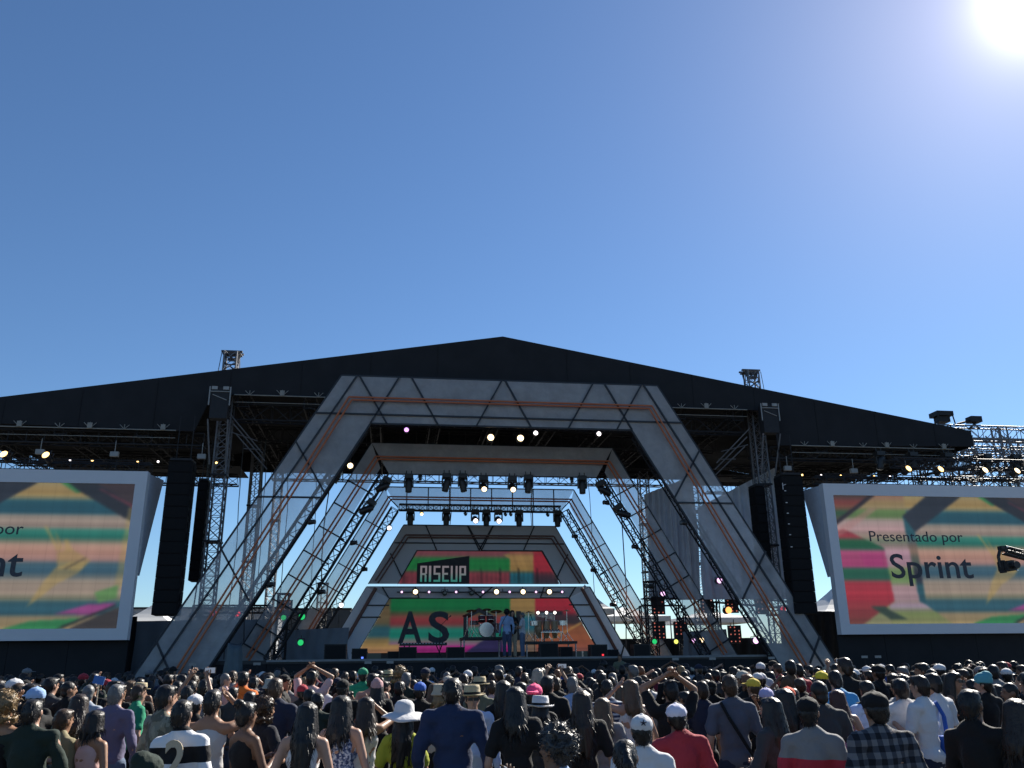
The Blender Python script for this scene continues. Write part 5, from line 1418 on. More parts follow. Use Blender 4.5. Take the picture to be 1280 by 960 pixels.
def hair_mesh(kind, hat=False):
    k = (kind, hat)
    if k in HAIR: return HAIR[k]
    rr = random.Random(len(HAIR) + 3)
    back = [('e', (0, -.033, 1.64), (.078, .078, .096)), ('e', (0, -.05, 1.59), (.062, .048, .055))]
    topc = [] if hat else [('e', (0, -.006, 1.686), (.079, .096, .074)), ('e', (0, .05, 1.716), (.058, .044, .032))]
    side = [('e', (s * .064, -.01, 1.65), (.018, .048, .05)) for s in (-1, 1)]
    P = back + topc + side; vx, wr_, ws, wz = .0115, .006, 30, .5
    drape = []
    if kind in ("long", "longer", "bob"):
        zend = {"long": 1.33, "longer": 1.18, "bob": 1.51}[kind]
        P += [('e', (0, -.012, 1.678), (.081, .096, .082)), ('e', (0, -.038, 1.62), (.081, .080, .11))]
        n = 13
        for i in range(n):
            a = R(-118 + 236 * i / (n - 1)) + rr.uniform(-.06, .06)
            s_, c = math.sin(a), math.cos(a); z1 = zend + rr.uniform(-.05, .05) + .05 * abs(s_)
            p0 = (.064 * s_, -.010 - .068 * c, 1.70); p1 = (.078 * s_, -.015 - .086 * c, 1.58); p2 = (.092 * s_, -.03 - .112 * c, 1.43); p3 = (.085 * s_ + rr.uniform(-.025, .025), -.04 - .112 * c, z1)
            P += [('c', p0, p1, .026, .028)]
            if kind == "bob": P += [('c', p1, (.1 * s_, -.02 - .09 * c, z1), .032, .020)]
            else: P += [('c', p1, p2, .028, .027), ('c', p2, p3, .027, .012)]
        wr_, ws, wz = .007, 32, .22
    elif kind == "pony":
        P += [('c', (0, -.10, 1.68), (0, -.15, 1.62), .030, .034), ('c', (0, -.15, 1.62), (.01, -.145, 1.48), .040, .036), ('c', (.01, -.145, 1.48), (0, -.125, 1.34), .034, .014)]
    elif kind == "bun": P += [('e', (0, -.085, 1.745), (.045, .045, .042))]
    elif kind in ("curly", "afro"):
        q = 150
        for i in range(q):
            u, v = rr.uniform(0, 6.283), rr.uniform(-.45, 1)
            c = math.sqrt(max(0, 1 - v * v)); r_ = rr.uniform(.95, 1.15)
            y = math.sin(u) * c
            if y > .45 and v < .5: continue
            P.append(('e', (.088 * r_ * math.cos(u) * c, -.018 + .098 * r_ * y, 1.66 + .100 * r_ * v), (.022, .022, .022)))
            if kind == "curly" and v < .1 and y < .3: P.append(('e', (.115 * r_ * math.cos(u) * c, -.02 + .115 * r_ * y, 1.55 + .05 * v), (.026, .026, .03)))
        wr_, ws, wz = .016, 38, 1
    elif kind == "buzz":
        P = [('e', (0, -.012, 1.668), (.080, .096, .092)), ('e', (0, -.05, 1.60), (.062, .05, .06))]; wr_ = .001
    me = solid(P, vx, 2, .5, wrinkle=wr_, wscale=ws, wz=wz, seed=len(HAIR) * 3)
    if kind != "buzz": strands(me, {"curly": 900, "afro": 900}.get(kind, 420), kind, rr)
    me.materials.clear(); me.materials.append(HAIRC["black"]); me.name = "hair"; HAIR[k] = me
    return me
def hat_mesh(kind):
    if kind in HATS: return HATS[kind]
    if kind in ("cap", "cap_back"):
        s = 1 if kind == "cap" else -1
        me = solid([('e', (0, -.008, 1.690), (.092, .110, .082)), ('c', (-.045, s * .105 - .01, 1.690), (.045, s * .105 - .01, 1.690), .012, .012), ('e', (0, s * .135 - .01, 1.685), (.072, .075, .009)), ('e', (0, -.008, 1.772), (.012, .012, .008))], .0085, 2, .6)
    elif kind == "beanie":
        me = solid([('e', (0, -.012, 1.70), (.098, .114, .09)), ('e', (0, -.05, 1.745), (.065, .075, .065)), ('e', (0, -.01, 1.672), (.099, .115, .03))], .010, 2, .6, wrinkle=.004, wscale=30)
    else:
        m = MB(); m.smooth = True; n = 28
        if kind == "sunhat": prof = [(.235, 1.655), (.215, 1.672), (.16, 1.695), (.112, 1.705), (.105, 1.72), (.100, 1.78), (.075, 1.815), (.03, 1.83), (.001, 1.832)]
        elif kind == "fedora": prof = [(.155, 1.70), (.15, 1.692), (.10, 1.698), (.098, 1.70), (.094, 1.77), (.085, 1.80), (.05, 1.80), (.001, 1.785)]
        else: prof = [(.135, 1.655), (.128, 1.665), (.102, 1.71), (.098, 1.77), (.08, 1.785), (.001, 1.788)]
        inner = [(max(r - .006, .0005), z - .008) for r, z in prof][::-1]
        allp = prof + inner
        V = []
        for r, z in allp:
            for i in range(n):
                t = 2 * math.pi * i / n; w = (.014 * math.sin(2 * t + .6) + .006 * math.sin(5 * t)) * max(0, (r - .11) / .1) if kind != "bucket" else 0
                V.append((r * math.cos(t), r * 1.12 * math.sin(t) - .008, z + w))
        kk = len(allp)
        m.add(V, [(j * n + i, j * n + (i + 1) % n, ((j + 1) % kk) * n + (i + 1) % n, ((j + 1) % kk) * n + i) for j in range(kk) for i in range(n)])
        me = m.mesh("hat", cl("white"))
    me.materials.clear(); me.materials.append(cl("white")); me.name = "hat"; HATS[kind] = me
    return me

def setmat(o, m_, slot=0):
    o.material_slots[slot].link = 'OBJECT'; o.material_slots[slot].material = m_

def person(x, y, z, rz, s, sex, pose, top, topc, hair, hairc, hat, hatc, bottom, label, group, skin=0, wide=1.0, turn=0, lean=(0, 0)):
    b = link("person", body_mesh(sex, pose, turn)); setmat(b, SKINS[skin])
    b.location = (x, y, z); b.rotation_euler = (lean[0], lean[1], rz); b.scale = (s * wide, s * wide, s)
    tag(b, label, "person", group)
    kind = {"jersey": "tee", "strap": "tee", "raglan": "tee", "plaid": "long"}.get(top, top)
    t = link("dress" if kind == "dress" else "shirt", top_mesh(kind, sex, pose), b); setmat(t, cl(topc))
    bl = {"coral": "shorts", "blue": "shorts"}.get(bottom, "trousers")
    if kind != "dress":
        p = link(bl, pants_mesh(bl), b); setmat(p, cl(bottom))
    if hair:
        h = link("hair", hair_mesh(hair, bool(hat)), b); setmat(h, HAIRC[hairc]); h.rotation_euler = (0, 0, R(turn))
    if hat:
        kindh = "cap_back" if hatc == "hotpink" else hat
        hh = link({"cap": "cap", "beanie": "knit_hat"}.get(hat, "hat"), hat_mesh(kindh), b); setmat(hh, cl(hatc)); hh.rotation_euler = (0, 0, R(turn))
        if hatc in ("whiteband", "straw"):
            m = MB(); m.lathe([(.104, 1.701), (.101, 1.725)], (0, -.008, 0), 24, sy=1.12); m.build("band", cl("black"), hh)
        if hatc == "whitelogo":
            m = MB()
            for a in range(5):
                an = a * 1.2566 + .3
                m.tube((.0, -.118, 1.715), (.028 * math.cos(an), -.116, 1.715 + .024 * math.sin(an)), .008, .003, n=4)
            m.build("emblem", cl("navy"), hh)
    return b, t

BAG = []
def backpack(b):
    if not BAG:
        BAG.append(solid([('e', (0, -.19, 1.24), (.15, .09, .21)), ('e', (0, -.24, 1.17), (.11, .06, .10)), ('c', (-.09, -.16, 1.42), (-.10, -.05, 1.485), .022, .022), ('c', (.09, -.16, 1.42), (.10, -.05, 1.485), .022, .022), ('c', (-.10, -.05, 1.485), (-.10, .10, 1.40), .02, .02), ('c', (.10, -.05, 1.485), (.10, .10, 1.40), .02, .02)], .016, 2, .5, wrinkle=.006, wscale=12))
        BAG[0].materials.clear(); BAG[0].materials.append(cl("charcoal"))
    return link("backpack", BAG[0], b)
def spectacles(b):
    m = MB(); m.box((-.033, .103, 1.648), (.05, .012, .034)); m.box((.033, .103, 1.648), (.05, .012, .034)); m.box((0, .104, 1.652), (.02, .008, .008))
    m.box((-.071, .05, 1.652), (.006, .1, .008)); m.box((.071, .05, 1.652), (.006, .1, .008)); m.build("dark_glasses", BLACK_PAINT, b)

TOPZ = 1.762
HATZ = {"cap": .016, "sunhat": .066, "fedora": .034, "bucket": .022, "beanie": .04}
NAMED = [
    (-6.94, -19.22, 1.89, 0.0, 'm', 'relaxed', 'long', 'lavender', 'short', 'grey', '', '', 'jeans', 'man in a lavender long sleeved shirt and faded jeans, grey hair, seen from behind'),
    (-6.67, -21.12, 1.7, 10.0, 'f', 'relaxed', 'tank', 'pink', 'bob', 'black', '', '', 'coral', 'girl in a pale pink sleeveless top and coral shorts, black hair'),
    (-7.51, -20.14, 1.89, -75.0, 'm', 'folded', 'tee', 'black', 'short', 'black', 'cap', 'paleblue', 'black', 'man in black with a pale blue cap turned to the left'),
    (-7.77, -17.59, 1.85, 0.0, 'm', 'relaxed', 'tee', 'greyblue', 'buzz', 'grey', '', '', 'black', 'man with cropped grey hair in a grey blue t-shirt behind the girl in pink'),
    (-7.21, -17.43, 1.84, 40.0, 'm', 'relaxed', 'tee', 'green', 'short', 'brown', '', '', 'black', 'man in a bright green t-shirt between the lavender shirt and the camouflage shirt'),
    (-6.94, -21.53, 1.82, -10.0, 'm', 'folded', 'long', 'darkgreen', 'short', 'black', '', '', 'black', 'broad person in a dark green black jacket at the lower left'),
    (-6.98, -20.91, 1.71, 20.0, 'm', 'relaxed', 'tee', 'khaki', 'short', 'brown', '', '', 'black', 'man in a khaki t-shirt beside the dark green jacket'),
    (-7.28, -21.44, 1.9, 0.0, 'f', 'shade_left', 'tank', 'black', 'curly', 'blonde', '', '', 'black', 'woman with curly blonde hair and bare arm at the left edge'),
    (-7.05, -20.3, 1.82, -30.0, 'f', 'phone', 'tee', 'olive', 'long', 'darkbrown', '', '', 'black', 'woman with long dark brown hair in an olive t-shirt behind the girl in pink'),
    (-5.96, -21.34, 1.92, 35.0, 'm', 'relaxed', 'long', 'camo', 'short', 'black', '', '', 'khaki', 'man in a pale camouflage shirt looking right beside the striped jersey'),
    (-5.48, -22.46, 1.83, 5.0, 'm', 'relaxed', 'jersey', 'stripe', 'short', 'black', '', '', 'black', 'man in a black and white striped rugby jersey numbered 2'),
    (-5.53, -21.35, 1.87, 0.0, 'm', 'shade', 'tank', 'lightgrey', 'short', 'black', '', '', 'blue', 'man in a light grey sleeveless top shading his eyes with a raised arm, blue shorts'),
    (-6.03, -19.61, 1.78, 10.0, 'm', 'relaxed', 'tee', 'black', 'short', 'black', 'cap', 'white', 'black', 'person in a white cap just behind the striped jersey'),
    (-5.07, -21.88, 1.78, 35.0, 'f', 'phone', 'tank', 'black', 'bun', 'black', '', '', 'black', 'woman in a black tank top with her hair in a bun holding a phone'),
    (-6.17, -15.17, 1.97, 0.0, 'm', 'shade_left', 'tee', 'orange', 'short', 'black', '', '', 'black', 'man in an orange t-shirt with an arm raised'),
    (-5.09, -19.67, 1.94, 0.0, 'm', 'relaxed', 'tee', 'navy', 'short', 'brown', '', '', 'black', 'tall man in a navy t-shirt with printed back and brown hair'),
    (-5.13, -20.78, 1.79, 40.0, 'm', 'folded', 'tee', 'navyblack', 'curly', 'brown', '', '', 'black', 'man with curly brown hair folding his arms in a dark navy t-shirt'),
    (-5.64, -16.61, 1.87, 0.0, 'm', 'relaxed', 'tee', 'white', 'short', 'brown', 'bucket', 'greybeige', 'black', 'person in a grey beige bucket hat and white t-shirt'),
    (-5.23, -24.56, 1.63, 0.0, 'm', 'relaxed', 'tee', 'darkgreen', 'short', 'black', 'beanie', 'darkgreen', 'black', 'person in a dark green knit hat at the bottom edge below camouflage'),
    (-4.62, -22.33, 1.79, -5.0, 'f', 'relaxed', 'tank', 'white', 'longer', 'black', '', '', 'white', 'woman with very long black hair in a white top'),
    (-4.27, -21.81, 1.82, 12.0, 'f', 'relaxed', 'tank', 'speckle', 'long', 'black', '', '', 'black', 'woman in a blue and white speckled tank top with long black hair'),
    (-4.14, -20.6, 1.76, -15.0, 'f', 'shade', 'tank', 'lightgrey', 'long', 'darkbrown', '', '', 'charcoal', 'woman in a light grey tank top shading her eyes behind the speckled top'),
    (-3.78, -21.4, 1.75, 5.0, 'f', 'relaxed', 'dress', 'lime', 'longer', 'black', 'sunhat', 'white', 'lime', 'woman in a wide white sun hat and lime yellow dress'),
    (-4.46, -17.51, 1.88, 0.0, 'm', 'folded', 'tee', 'black', 'short', 'black', 'cap', 'black', 'black', 'man in a black cap and black t-shirt behind the speckled top'),
    (-4.45, -13.01, 1.99, 0.0, 'm', 'relaxed', 'tee', 'green', 'short', 'black', 'cap', 'green', 'black', 'person in a green cap and green t-shirt'),
    (-3.68, -13.0, 2.02, 0.0, 'f', 'relaxed', 'tee', 'black', 'curly', 'blonde', '', '', 'black', 'woman with a big mop of curly blonde hair far back by the stage'),
    (-4.01, -16.8, 1.87, -10.0, 'f', 'relaxed', 'tee', 'black', 'long', 'black', 'beanie', 'palepink', 'black', 'woman in a pale pink knit hat'),
    (-5.21, -15.06, 1.97, 0.0, 'm', 'hands_head', 'tee', 'pink', 'short', 'black', '', '', 'black', 'person in a pink shirt with both hands up to the head'),
    (-3.3, -21.72, 1.95, 0.0, 'm', 'relaxed', 'long', 'navyblue', 'short', 'black', '', '', 'jeans', 'very large man in a dark blue jacket seen from behind'),
    (-2.94, -20.05, 1.83, 172.0, 'm', 'relaxed', 'long', 'lightblue', 'short', 'brown', 'fedora', 'straw', 'black', 'man in a straw hat and dark glasses facing the camera in a light blue shirt'),
    (-2.73, -22.09, 1.88, 8.0, 'f', 'relaxed', 'tee', 'black', 'long', 'black', '', '', 'black', 'woman in a black t-shirt with long black hair in front of the pink cap'),
    (-2.4, -20.52, 1.86, 10.0, 'm', 'relaxed', 'tee', 'black', 'short', 'black', 'cap', 'hotpink', 'black', 'person in a hot pink cap worn backwards'),
    (-2.41, -20.92, 1.74, 10.0, 'f', 'relaxed', 'tee', 'charcoal', 'bob', 'black', 'fedora', 'whiteband', 'black', 'person in a white fedora with a black band under the pink cap'),
    (-2.62, -19.78, 1.88, -5.0, 'f', 'hip', 'tee', 'black', 'longer', 'black', '', '', 'black', 'woman in black with very long black hair and a hand on her hip'),
    (-3.23, -18.52, 1.81, 10.0, 'f', 'relaxed', 'tank', 'beige', 'bob', 'blonde', 'bucket', 'beige', 'black', 'woman in a beige cloth hat beside the large dark blue jacket'),
    (-3.55, -17.61, 1.83, -10.0, 'm', 'relaxed', 'tee', 'black', 'short', 'black', 'cap', 'blue', 'black', 'man in a blue cap behind the wide white sun hat'),
    (-2.58, -16.87, 1.86, 0.0, 'm', 'relaxed', 'tee', 'olive', 'short', 'brown', 'fedora', 'straw', 'black', 'man in a straw hat seen from behind, behind the light blue shirt'),
    (-1.36, -14.71, 1.96, 0.0, 'f', 'relaxed', 'tee', 'royalblue', 'bob', 'platinum', '', '', 'black', 'woman with platinum bobbed hair in a royal blue t-shirt'),
    (-2.94, -24.99, 1.77, -55.0, 'm', 'smoke', 'tee', 'lightblue2', 'afro', 'greyblack', '', '', 'black', 'man with curly greying hair holding a cigarette at the bottom edge'),
    (-2.11, -21.79, 1.83, 5.0, 'f', 'relaxed', 'tee', 'black', 'longer', 'darkbrown', '', '', 'black', 'woman in a black t-shirt with long dark brown hair right of the curly man'),
    (-1.73, -20.96, 1.73, 10.0, 'f', 'relaxed', 'tee', 'grey', 'long', 'lightbrown', '', '', 'black', 'girl in a grey t-shirt with light brown hair'),
    (-1.16, -18.83, 1.85, 0.0, 'm', 'relaxed', 'tee', 'bluestripe', 'short', 'black', '', '', 'jeans', 'man in a navy and white striped t-shirt'),
    (-2.12, -23.54, 1.72, 5.0, 'm', 'relaxed', 'tee', 'white', 'short', 'black', 'cap', 'whitelogo', 'black', 'man in a white cap with a dark emblem and a white t-shirt'),
    (-2.5, -24.79, 1.66, 5.0, 'f', 'relaxed', 'tank', 'black', 'pony', 'black', '', '', 'black', 'woman with a black ponytail at the bottom edge in front of the white cap'),
    (-1.08, -19.78, 1.87, -10.0, 'f', 'shade_left', 'tank', 'white', 'long', 'lightbrown', '', '', 'black', 'woman in a white tank top with black straps shading her eyes'),
    (-1.82, -18.59, 1.91, 0.0, 'm', 'relaxed', 'tee', 'black', 'short', 'black', '', '', 'black', 'man in a black t-shirt behind the pink cap'),
    (-1.4, -17.75, 1.87, 0.0, 'm', 'relaxed', 'tee', 'lightblue2', 'short', 'grey', '', '', 'black', 'man in a light blue t-shirt with grey hair'),
    (-0.94, -20.66, 1.88, 0.0, 'm', 'hands_head', 'tee', 'black', 'short', 'black', '', '', 'black', 'man in a black t-shirt clasping both hands on his head'),
    (-1.41, -22.61, 1.74, 0.0, 'm', 'relaxed', 'tee', 'red', 'short', 'black', 'cap', 'lavwhite', 'black', 'man in a red t-shirt and a white lavender cap'),
    (-0.3, -20.89, 1.93, 5.0, 'm', 'relaxed', 'strap', 'charcoalblue', 'short', 'brown', '', '', 'navy', 'tall man in a slate shirt with a bag strap across his back'),
    (-0.76, -22.75, 1.78, -40.0, 'f', 'folded', 'long', 'charcoal', 'longer', 'black', '', '', 'black', 'woman in a dark grey cardigan with long black hair looking left'),
    (0.99, -18.17, 1.83, 0.0, 'm', 'relaxed', 'tee', 'black', 'short', 'brown', 'cap', 'yellow', 'black', 'person in a yellow cap behind the slate shirt'),
    (0.34, -20.18, 1.77, 15.0, 'm', 'relaxed', 'tee', 'black', 'short', 'black', 'cap', 'purplewhite', 'black', 'person in a lilac white cap behind the dark grey cardigan'),
    (3.38, -13.0, 2.0, 0.0, 'm', 'relaxed', 'tee', 'palegrey', 'short', 'black', 'cap', 'palegrey', 'black', 'man in a pale grey cap and shirt far back near the arch'),
    (-0.07, -21.64, 1.81, 0.0, 'f', 'relaxed', 'tee', 'black', 'longer', 'black', '', '', 'black', 'woman with very long black hair in black beside the cardigan'),
    (0.78, -20.05, 1.77, 40.0, 'm', 'relaxed', 'tee', 'lightgrey', 'short', 'black', 'cap', 'orangered', 'black', 'man in an orange red cap'),
    (1.51, -17.09, 1.86, 0.0, 'f', 'relaxed', 'tee', 'black', 'bob', 'ginger', '', '', 'black', 'woman with short ginger hair'),
    (-0.6, -23.27, 1.81, 40.0, 'm', 'relaxed', 'raglan', 'redgrey', 'short', 'black', 'cap', 'black', 'black', 'man in a red shirt with grey shoulders and a black cap turned right'),
    (0.29, -21.81, 1.88, 0.0, 'm', 'relaxed', 'tee', 'charcoal', 'buzz', 'black', '', '', 'black', 'man with cropped hair in a charcoal t-shirt behind the black cap'),
    (1.08, -20.64, 1.75, 15.0, 'f', 'relaxed', 'tank', 'mauve', 'long', 'auburn', '', '', 'black', 'woman with auburn hair in a mauve pink top'),
    (1.8, -19.21, 1.93, 10.0, 'm', 'relaxed', 'tee', 'skyblue', 'short', 'black', '', '', 'black', 'man in a sky blue t-shirt behind the mauve top'),
    (-0.33, -23.86, 1.86, 0.0, 'm', 'relaxed', 'plaid', 'plaid', 'short', 'black', 'cap', 'black', 'jeans', 'man in a dark plaid shirt and black cap'),
    (1.68, -20.76, 1.86, 15.0, 'm', 'relaxed', 'tee', 'white', 'short', 'black', '', '', 'black', 'man in a white t-shirt behind the plaid shirt'),
    (1.78, -19.89, 1.82, 0.0, 'm', 'relaxed', 'tee', 'paleblue', 'short', 'black', '', '', 'black', 'man in a pale blue t-shirt left of the plaid shirt'),
    (2.35, -17.47, 1.9, 0.0, 'f', 'relaxed', 'tee', 'maroon', 'short', 'black', 'cap', 'yellow2', 'black', 'person in a bright yellow cap behind the charcoal t-shirt'),
    (1.75, -21.04, 1.9, -25.0, 'm', 'phone', 'tee', 'white', 'short', 'darkbrown', '', '', 'navy', 'man in a white t-shirt with navy trousers and a blue bag on his shoulder'),
    (2.31, -20.56, 1.91, -15.0, 'm', 'folded', 'tee', 'white', 'short', 'black', '', '', 'khaki', 'man in a white t-shirt and khaki trousers with folded arms'),
    (3.02, -19.72, 1.9, 165.0, 'f', 'relaxed', 'tank', 'black', 'long', 'black', '', '', 'black', 'woman in dark glasses and a black tank top facing the camera'),
    (0.49, -23.8, 1.86, 65.0, 'm', 'folded', 'long', 'black', 'short', 'black', '', '', 'black', 'man in a black jacket looking to the right'),
    (0.54, -23.96, 1.8, 60.0, 'f', 'relaxed', 'long', 'black', 'long', 'darkbrown', '', '', 'black', 'woman in a black jacket beside the man looking right'),
    (3.64, -19.42, 1.89, 0.0, 'm', 'relaxed', 'tee', 'black', 'short', 'black', 'beanie', 'teal', 'black', 'person in a teal knit hat'),
    (1.33, -23.18, 1.97, -10.0, 'm', 'relaxed', 'long', 'black', 'short', 'black', '', '', 'black', 'tall man in black at the right edge'),
]
placed = []
nskin = 0
for row in NAMED:
    x, y, h, yo, sex, pose, top, topc, hair, hairc, hat, hatc, bottom, label = row
    model = TOPZ + HATZ.get(hat, 0) + (.03 if hair in ("afro", "curly") and not hat else 0)
    s = (h - GROUND) / model
    rz = math.atan2(-(0 - x), 3 - y) - R(yo)
    sk = (nskin * 7 + 1) % 5 % 3; nskin += 1
    wide = 1.13 if "very large" in label else (1.07 if "broad" in label or "plaid" in label or "red t-shirt and" in label else 1.0)
    b, t = person(x, y, GROUND, rz, s, sex, pose, top, topc, hair, hairc, hat, hatc, bottom, label, "people in the nearest rows of the crowd", sk, wide, rnd.choice((0, 0, 0, -38, 38, 24)) if pose in ("relaxed", "folded", "hip") and yo == 0 else 0, (rnd.uniform(-.03, .04), rnd.uniform(-.05, .05)))
    placed.append((x, y, .42 if y < -19 else .36))
    if topc == "stripe":
        n2 = text_mesh("2", .38, .004, .95, 'CENTER', .008); n2.materials.clear(); n2.materials.append(cl("beige"))
        link("shirt_number", n2, t, (.05, -.162, 1.19))
    if top == "strap":
        m = MB(); pts = [(-.13, -.085, 1.49), (-.08, -.135, 1.36), (.0, -.142, 1.22), (.09, -.145, 1.06), (.17, -.09, .94)]
        for a, c in zip(pts[:-1], pts[1:]): m.tube(a, c, .018, n=6)
        m.build("bag_strap", cl("black"), b)
    if "blue bag" in label:
        m = MB(); m.path([(.12, -.08, 1.49), (.19, -.11, 1.35), (.22, -.10, 1.15)], .022, 6); m.box((.22, -.12, .98), (.14, .22, .34)); m.build("shoulder_bag", cl("blue"), b)
    if "glasses" in label: spectacles(b)
    if pose == "phone" and "holding a phone" in label:
        ph = MB(); ph.box((0, 0, 0), (.075, .012, .15)); o = ph.build("mobile_phone", BLACK_PAINT); o.location = b.matrix_basis @ Vector((.01, .355, 1.30)); o.rotation_euler = (R(-20), 0, rz)
        tag(o, "dark mobile phone held up by the woman in the black tank top", "phone")
    if pose == "smoke":
        ci = MB(); ci.m = 0; ci.tube((0, 0, 0), (-.045, .01, .02), .0045, n=6); ci.m = 1; ci.tube((-.045, .01, .02), (-.07, .016, .03), .0045, n=6)
        o = ci.build("cigarette", [cl("white"), cl("brownc")]); o.location = b.matrix_basis @ Vector((-.07, .29, 1.52)); o.rotation_euler = (0, 0, rz)
        tag(o, "white cigarette between the fingers of the curly greying man", "cigarette")

pl = empty("placard", (-8.0, -16.6, 1.80), label="small blue placard on a stick held up above the heads at the left", cat="placard")
m = MB(); m.box((0, 0, .08), (.15, .012, .11), Matrix.Rotation(R(12), 3, 'Y')); m.build("board", cloth("blue card", (.06, .16, .42)), pl)
m = MB(); m.tube((0, .01, .1), (0, .03, -.45), .010); m.build("stick", cl("beige"), pl)
# singers on the stage
b, t = person(.38, 2.5, DECK, R(8), .985, 'm', 'relaxed', 'long', 'lightblue2', 'afro', 'black', '', '', 'denim', "singer in a light blue shirt and dark trousers with big black hair at centre stage", "musicians on the stage", 0)
b, t = person(.98, 2.6, DECK, R(70), .93, 'm', 'folded', 'tee', 'palegrey', 'short', 'grey', '', '', 'jeans', "musician in a pale shirt and blue jeans turned to the left at centre stage", "musicians on the stage", 1)
b, t = person(.70, 3.3, DECK, R(190), 1.0, 'f', 'phone', 'tee', 'black', 'longer', 'black', '', '', 'beige', "musician in black with tan trousers half hidden between the two men at centre stage", "musicians on the stage", 1)
b, t = person(4.05, .2, GROUND + .45, R(150), .96, 'm', 'folded', 'tee', 'olive', 'short', 'brown', '', '', 'black', "security guard in olive facing the crowd below the stage front", "crew below the stage", 0)

# the rest of the near crowd: individuals placed at random, then the far crowd as one mass
LOOKS_TOP = [("black", "a black t-shirt", "tee", 42), ("charcoal", "a charcoal t-shirt", "tee", 15), ("navy", "a navy t-shirt", "tee", 16), ("black", "a black jacket", "long", 18), ("darkgreen", "a dark green jacket", "long", 5), ("grey", "a grey t-shirt", "tee", 7), ("blackprint", "a black t-shirt with pale print", "tee", 14), ("blackred", "a black t-shirt with red print", "tee", 7), ("navyprint", "a navy t-shirt with pale print", "tee", 6), ("greyprint", "a grey t-shirt with dark print", "tee", 4), ("white", "a white t-shirt", "tee", 5),
             ("palegrey", "a pale grey t-shirt", "tee", 4), ("maroon", "a maroon t-shirt", "tee", 4), ("red", "a red t-shirt", "tee", 2), ("olive", "an olive t-shirt", "tee", 4), ("lightblue2", "a light blue t-shirt", "tee", 3), ("royalblue", "a royal blue t-shirt", "tee", 1.2), ("brownc", "a brown shirt", "long", 4), ("beige", "a beige t-shirt", "tee", 2), ("pink", "a pink t-shirt", "tee", 2), ("white", "a white tank top", "tank", 3), ("black", "a black tank top", "tank", 6)]
LOOKS_HAIR = [("short", "black", "", "", "short black hair", 30), ("short", "darkbrown", "", "", "short dark brown hair", 14), ("short", "brown", "", "", "short brown hair", 8), ("buzz", "black", "", "", "cropped black hair", 7), ("long", "black", "", "", "long black hair", 18), ("longer", "darkbrown", "", "", "very long dark brown hair", 9), ("long", "lightbrown", "", "", "long light brown hair", 5), ("bob", "darkbrown", "", "", "bobbed dark hair", 5), ("bob", "blonde", "", "", "bobbed blonde hair", 2), ("pony", "black", "", "", "a black ponytail", 5), ("bun", "darkbrown", "", "", "dark hair in a bun", 4), ("curly", "brown", "", "", "curly brown hair", 4), ("short", "grey", "", "", "short grey hair", 4), ("buzz", "grey", "", "", "cropped grey hair", 2),
              ("short", "black", "cap", "black", "a black cap", 8), ("short", "black", "cap", "white", "a white cap", 3), ("short", "brown", "cap", "navy", "a navy cap", 3), ("short", "black", "cap", "greybeige", "a beige cap", 2), ("short", "black", "cap", "red", "a red cap", 1.5), ("short", "black", "beanie", "charcoal", "a charcoal knit hat", 2), ("short", "grey", "fedora", "straw", "a straw hat", 2), ("bob", "brown", "bucket", "beige", "a beige cloth hat", 1.5)]
def pick(L):
    t = rnd.uniform(0, sum(l[-1] for l in L))
    for l in L:
        t -= l[-1]
        if t <= 0: return l
    return L[-1]
CX, CY = -3.907, -30.0
def landmark(x, y):
    a = math.degrees(math.atan2(x - CX, y - CY)) - 8.03
    for lim, nm in ((-23, "left screen"), (-20, "left speaker array"), (-13.5, "big arch left foot"), (-8, "left inner arches"), (-3.2, "letters AS"), (.8, "drum kit"), (4.5, "percussion"), (9, "rear wall right"), (13.5, "right inner arches"), (20, "big arch right foot"), (23, "right speaker array")):
        if a < lim: return nm
    return "right screen"
placed += [(-6.4, -18.3, .4), (-1.2, -15.6, .4), (3.4, -16.4, .4)]
sight = [(math.hypot(p[0] - CX, p[1] - CY), math.atan2(p[0] - CX, p[1] - CY)) for p in placed if math.hypot(p[0] - CX, p[1] - CY) < 14.5]
spots = []
D = 9.6
while D < 28.2:
    step = .80 if D < 11.2 else (.70 if D < 13.5 else 0) or (.74 if D < 19 else .68)
    n = int(1.20 * D / step); off = rnd.uniform(0, step)
    for i in range(n):
        a = YAW + (-.60 + 1.20 * (i + .5) / n) + rnd.uniform(-.28, .28) * step / D
        d = D + rnd.uniform(-.2, .2)
        x, y = CX + d * math.sin(a), CY + d * math.cos(a)
        if y > -1.7 or any((x - p[0]) ** 2 + (y - p[1]) ** 2 < (p[2] + .18) ** 2 for p in placed): continue
        if D < 17 and rnd.random() < .06: continue
        an = math.atan2(x - CX, y - CY)
        if d < 11.6 and any(nd > d and abs(na - an) < .30 / d + .17 / nd for nd, na in sight) or any(nd > d and abs(na - an) < .13 / d + .10 / nd for nd, na in sight): continue
        # keep the view of the nearest rows: nobody directly in front of a named face
        spots.append((d, x, y))
    D += .80 if D < 11.2 else (.70 if D < 13.5 else 0) or (.76 if D < 19 else .72)
spots.sort()
N_IND = 300 - len(NAMED) - 7
POSES_M = ["relaxed"] * 16 + ["folded"] * 8 + ["shade", "shade_left", "phone", "phone", "hip"]
POSES_F = ["relaxed"] * 16 + ["folded"] * 7 + ["shade", "shade_left", "phone", "phone", "hip"]
used = set()
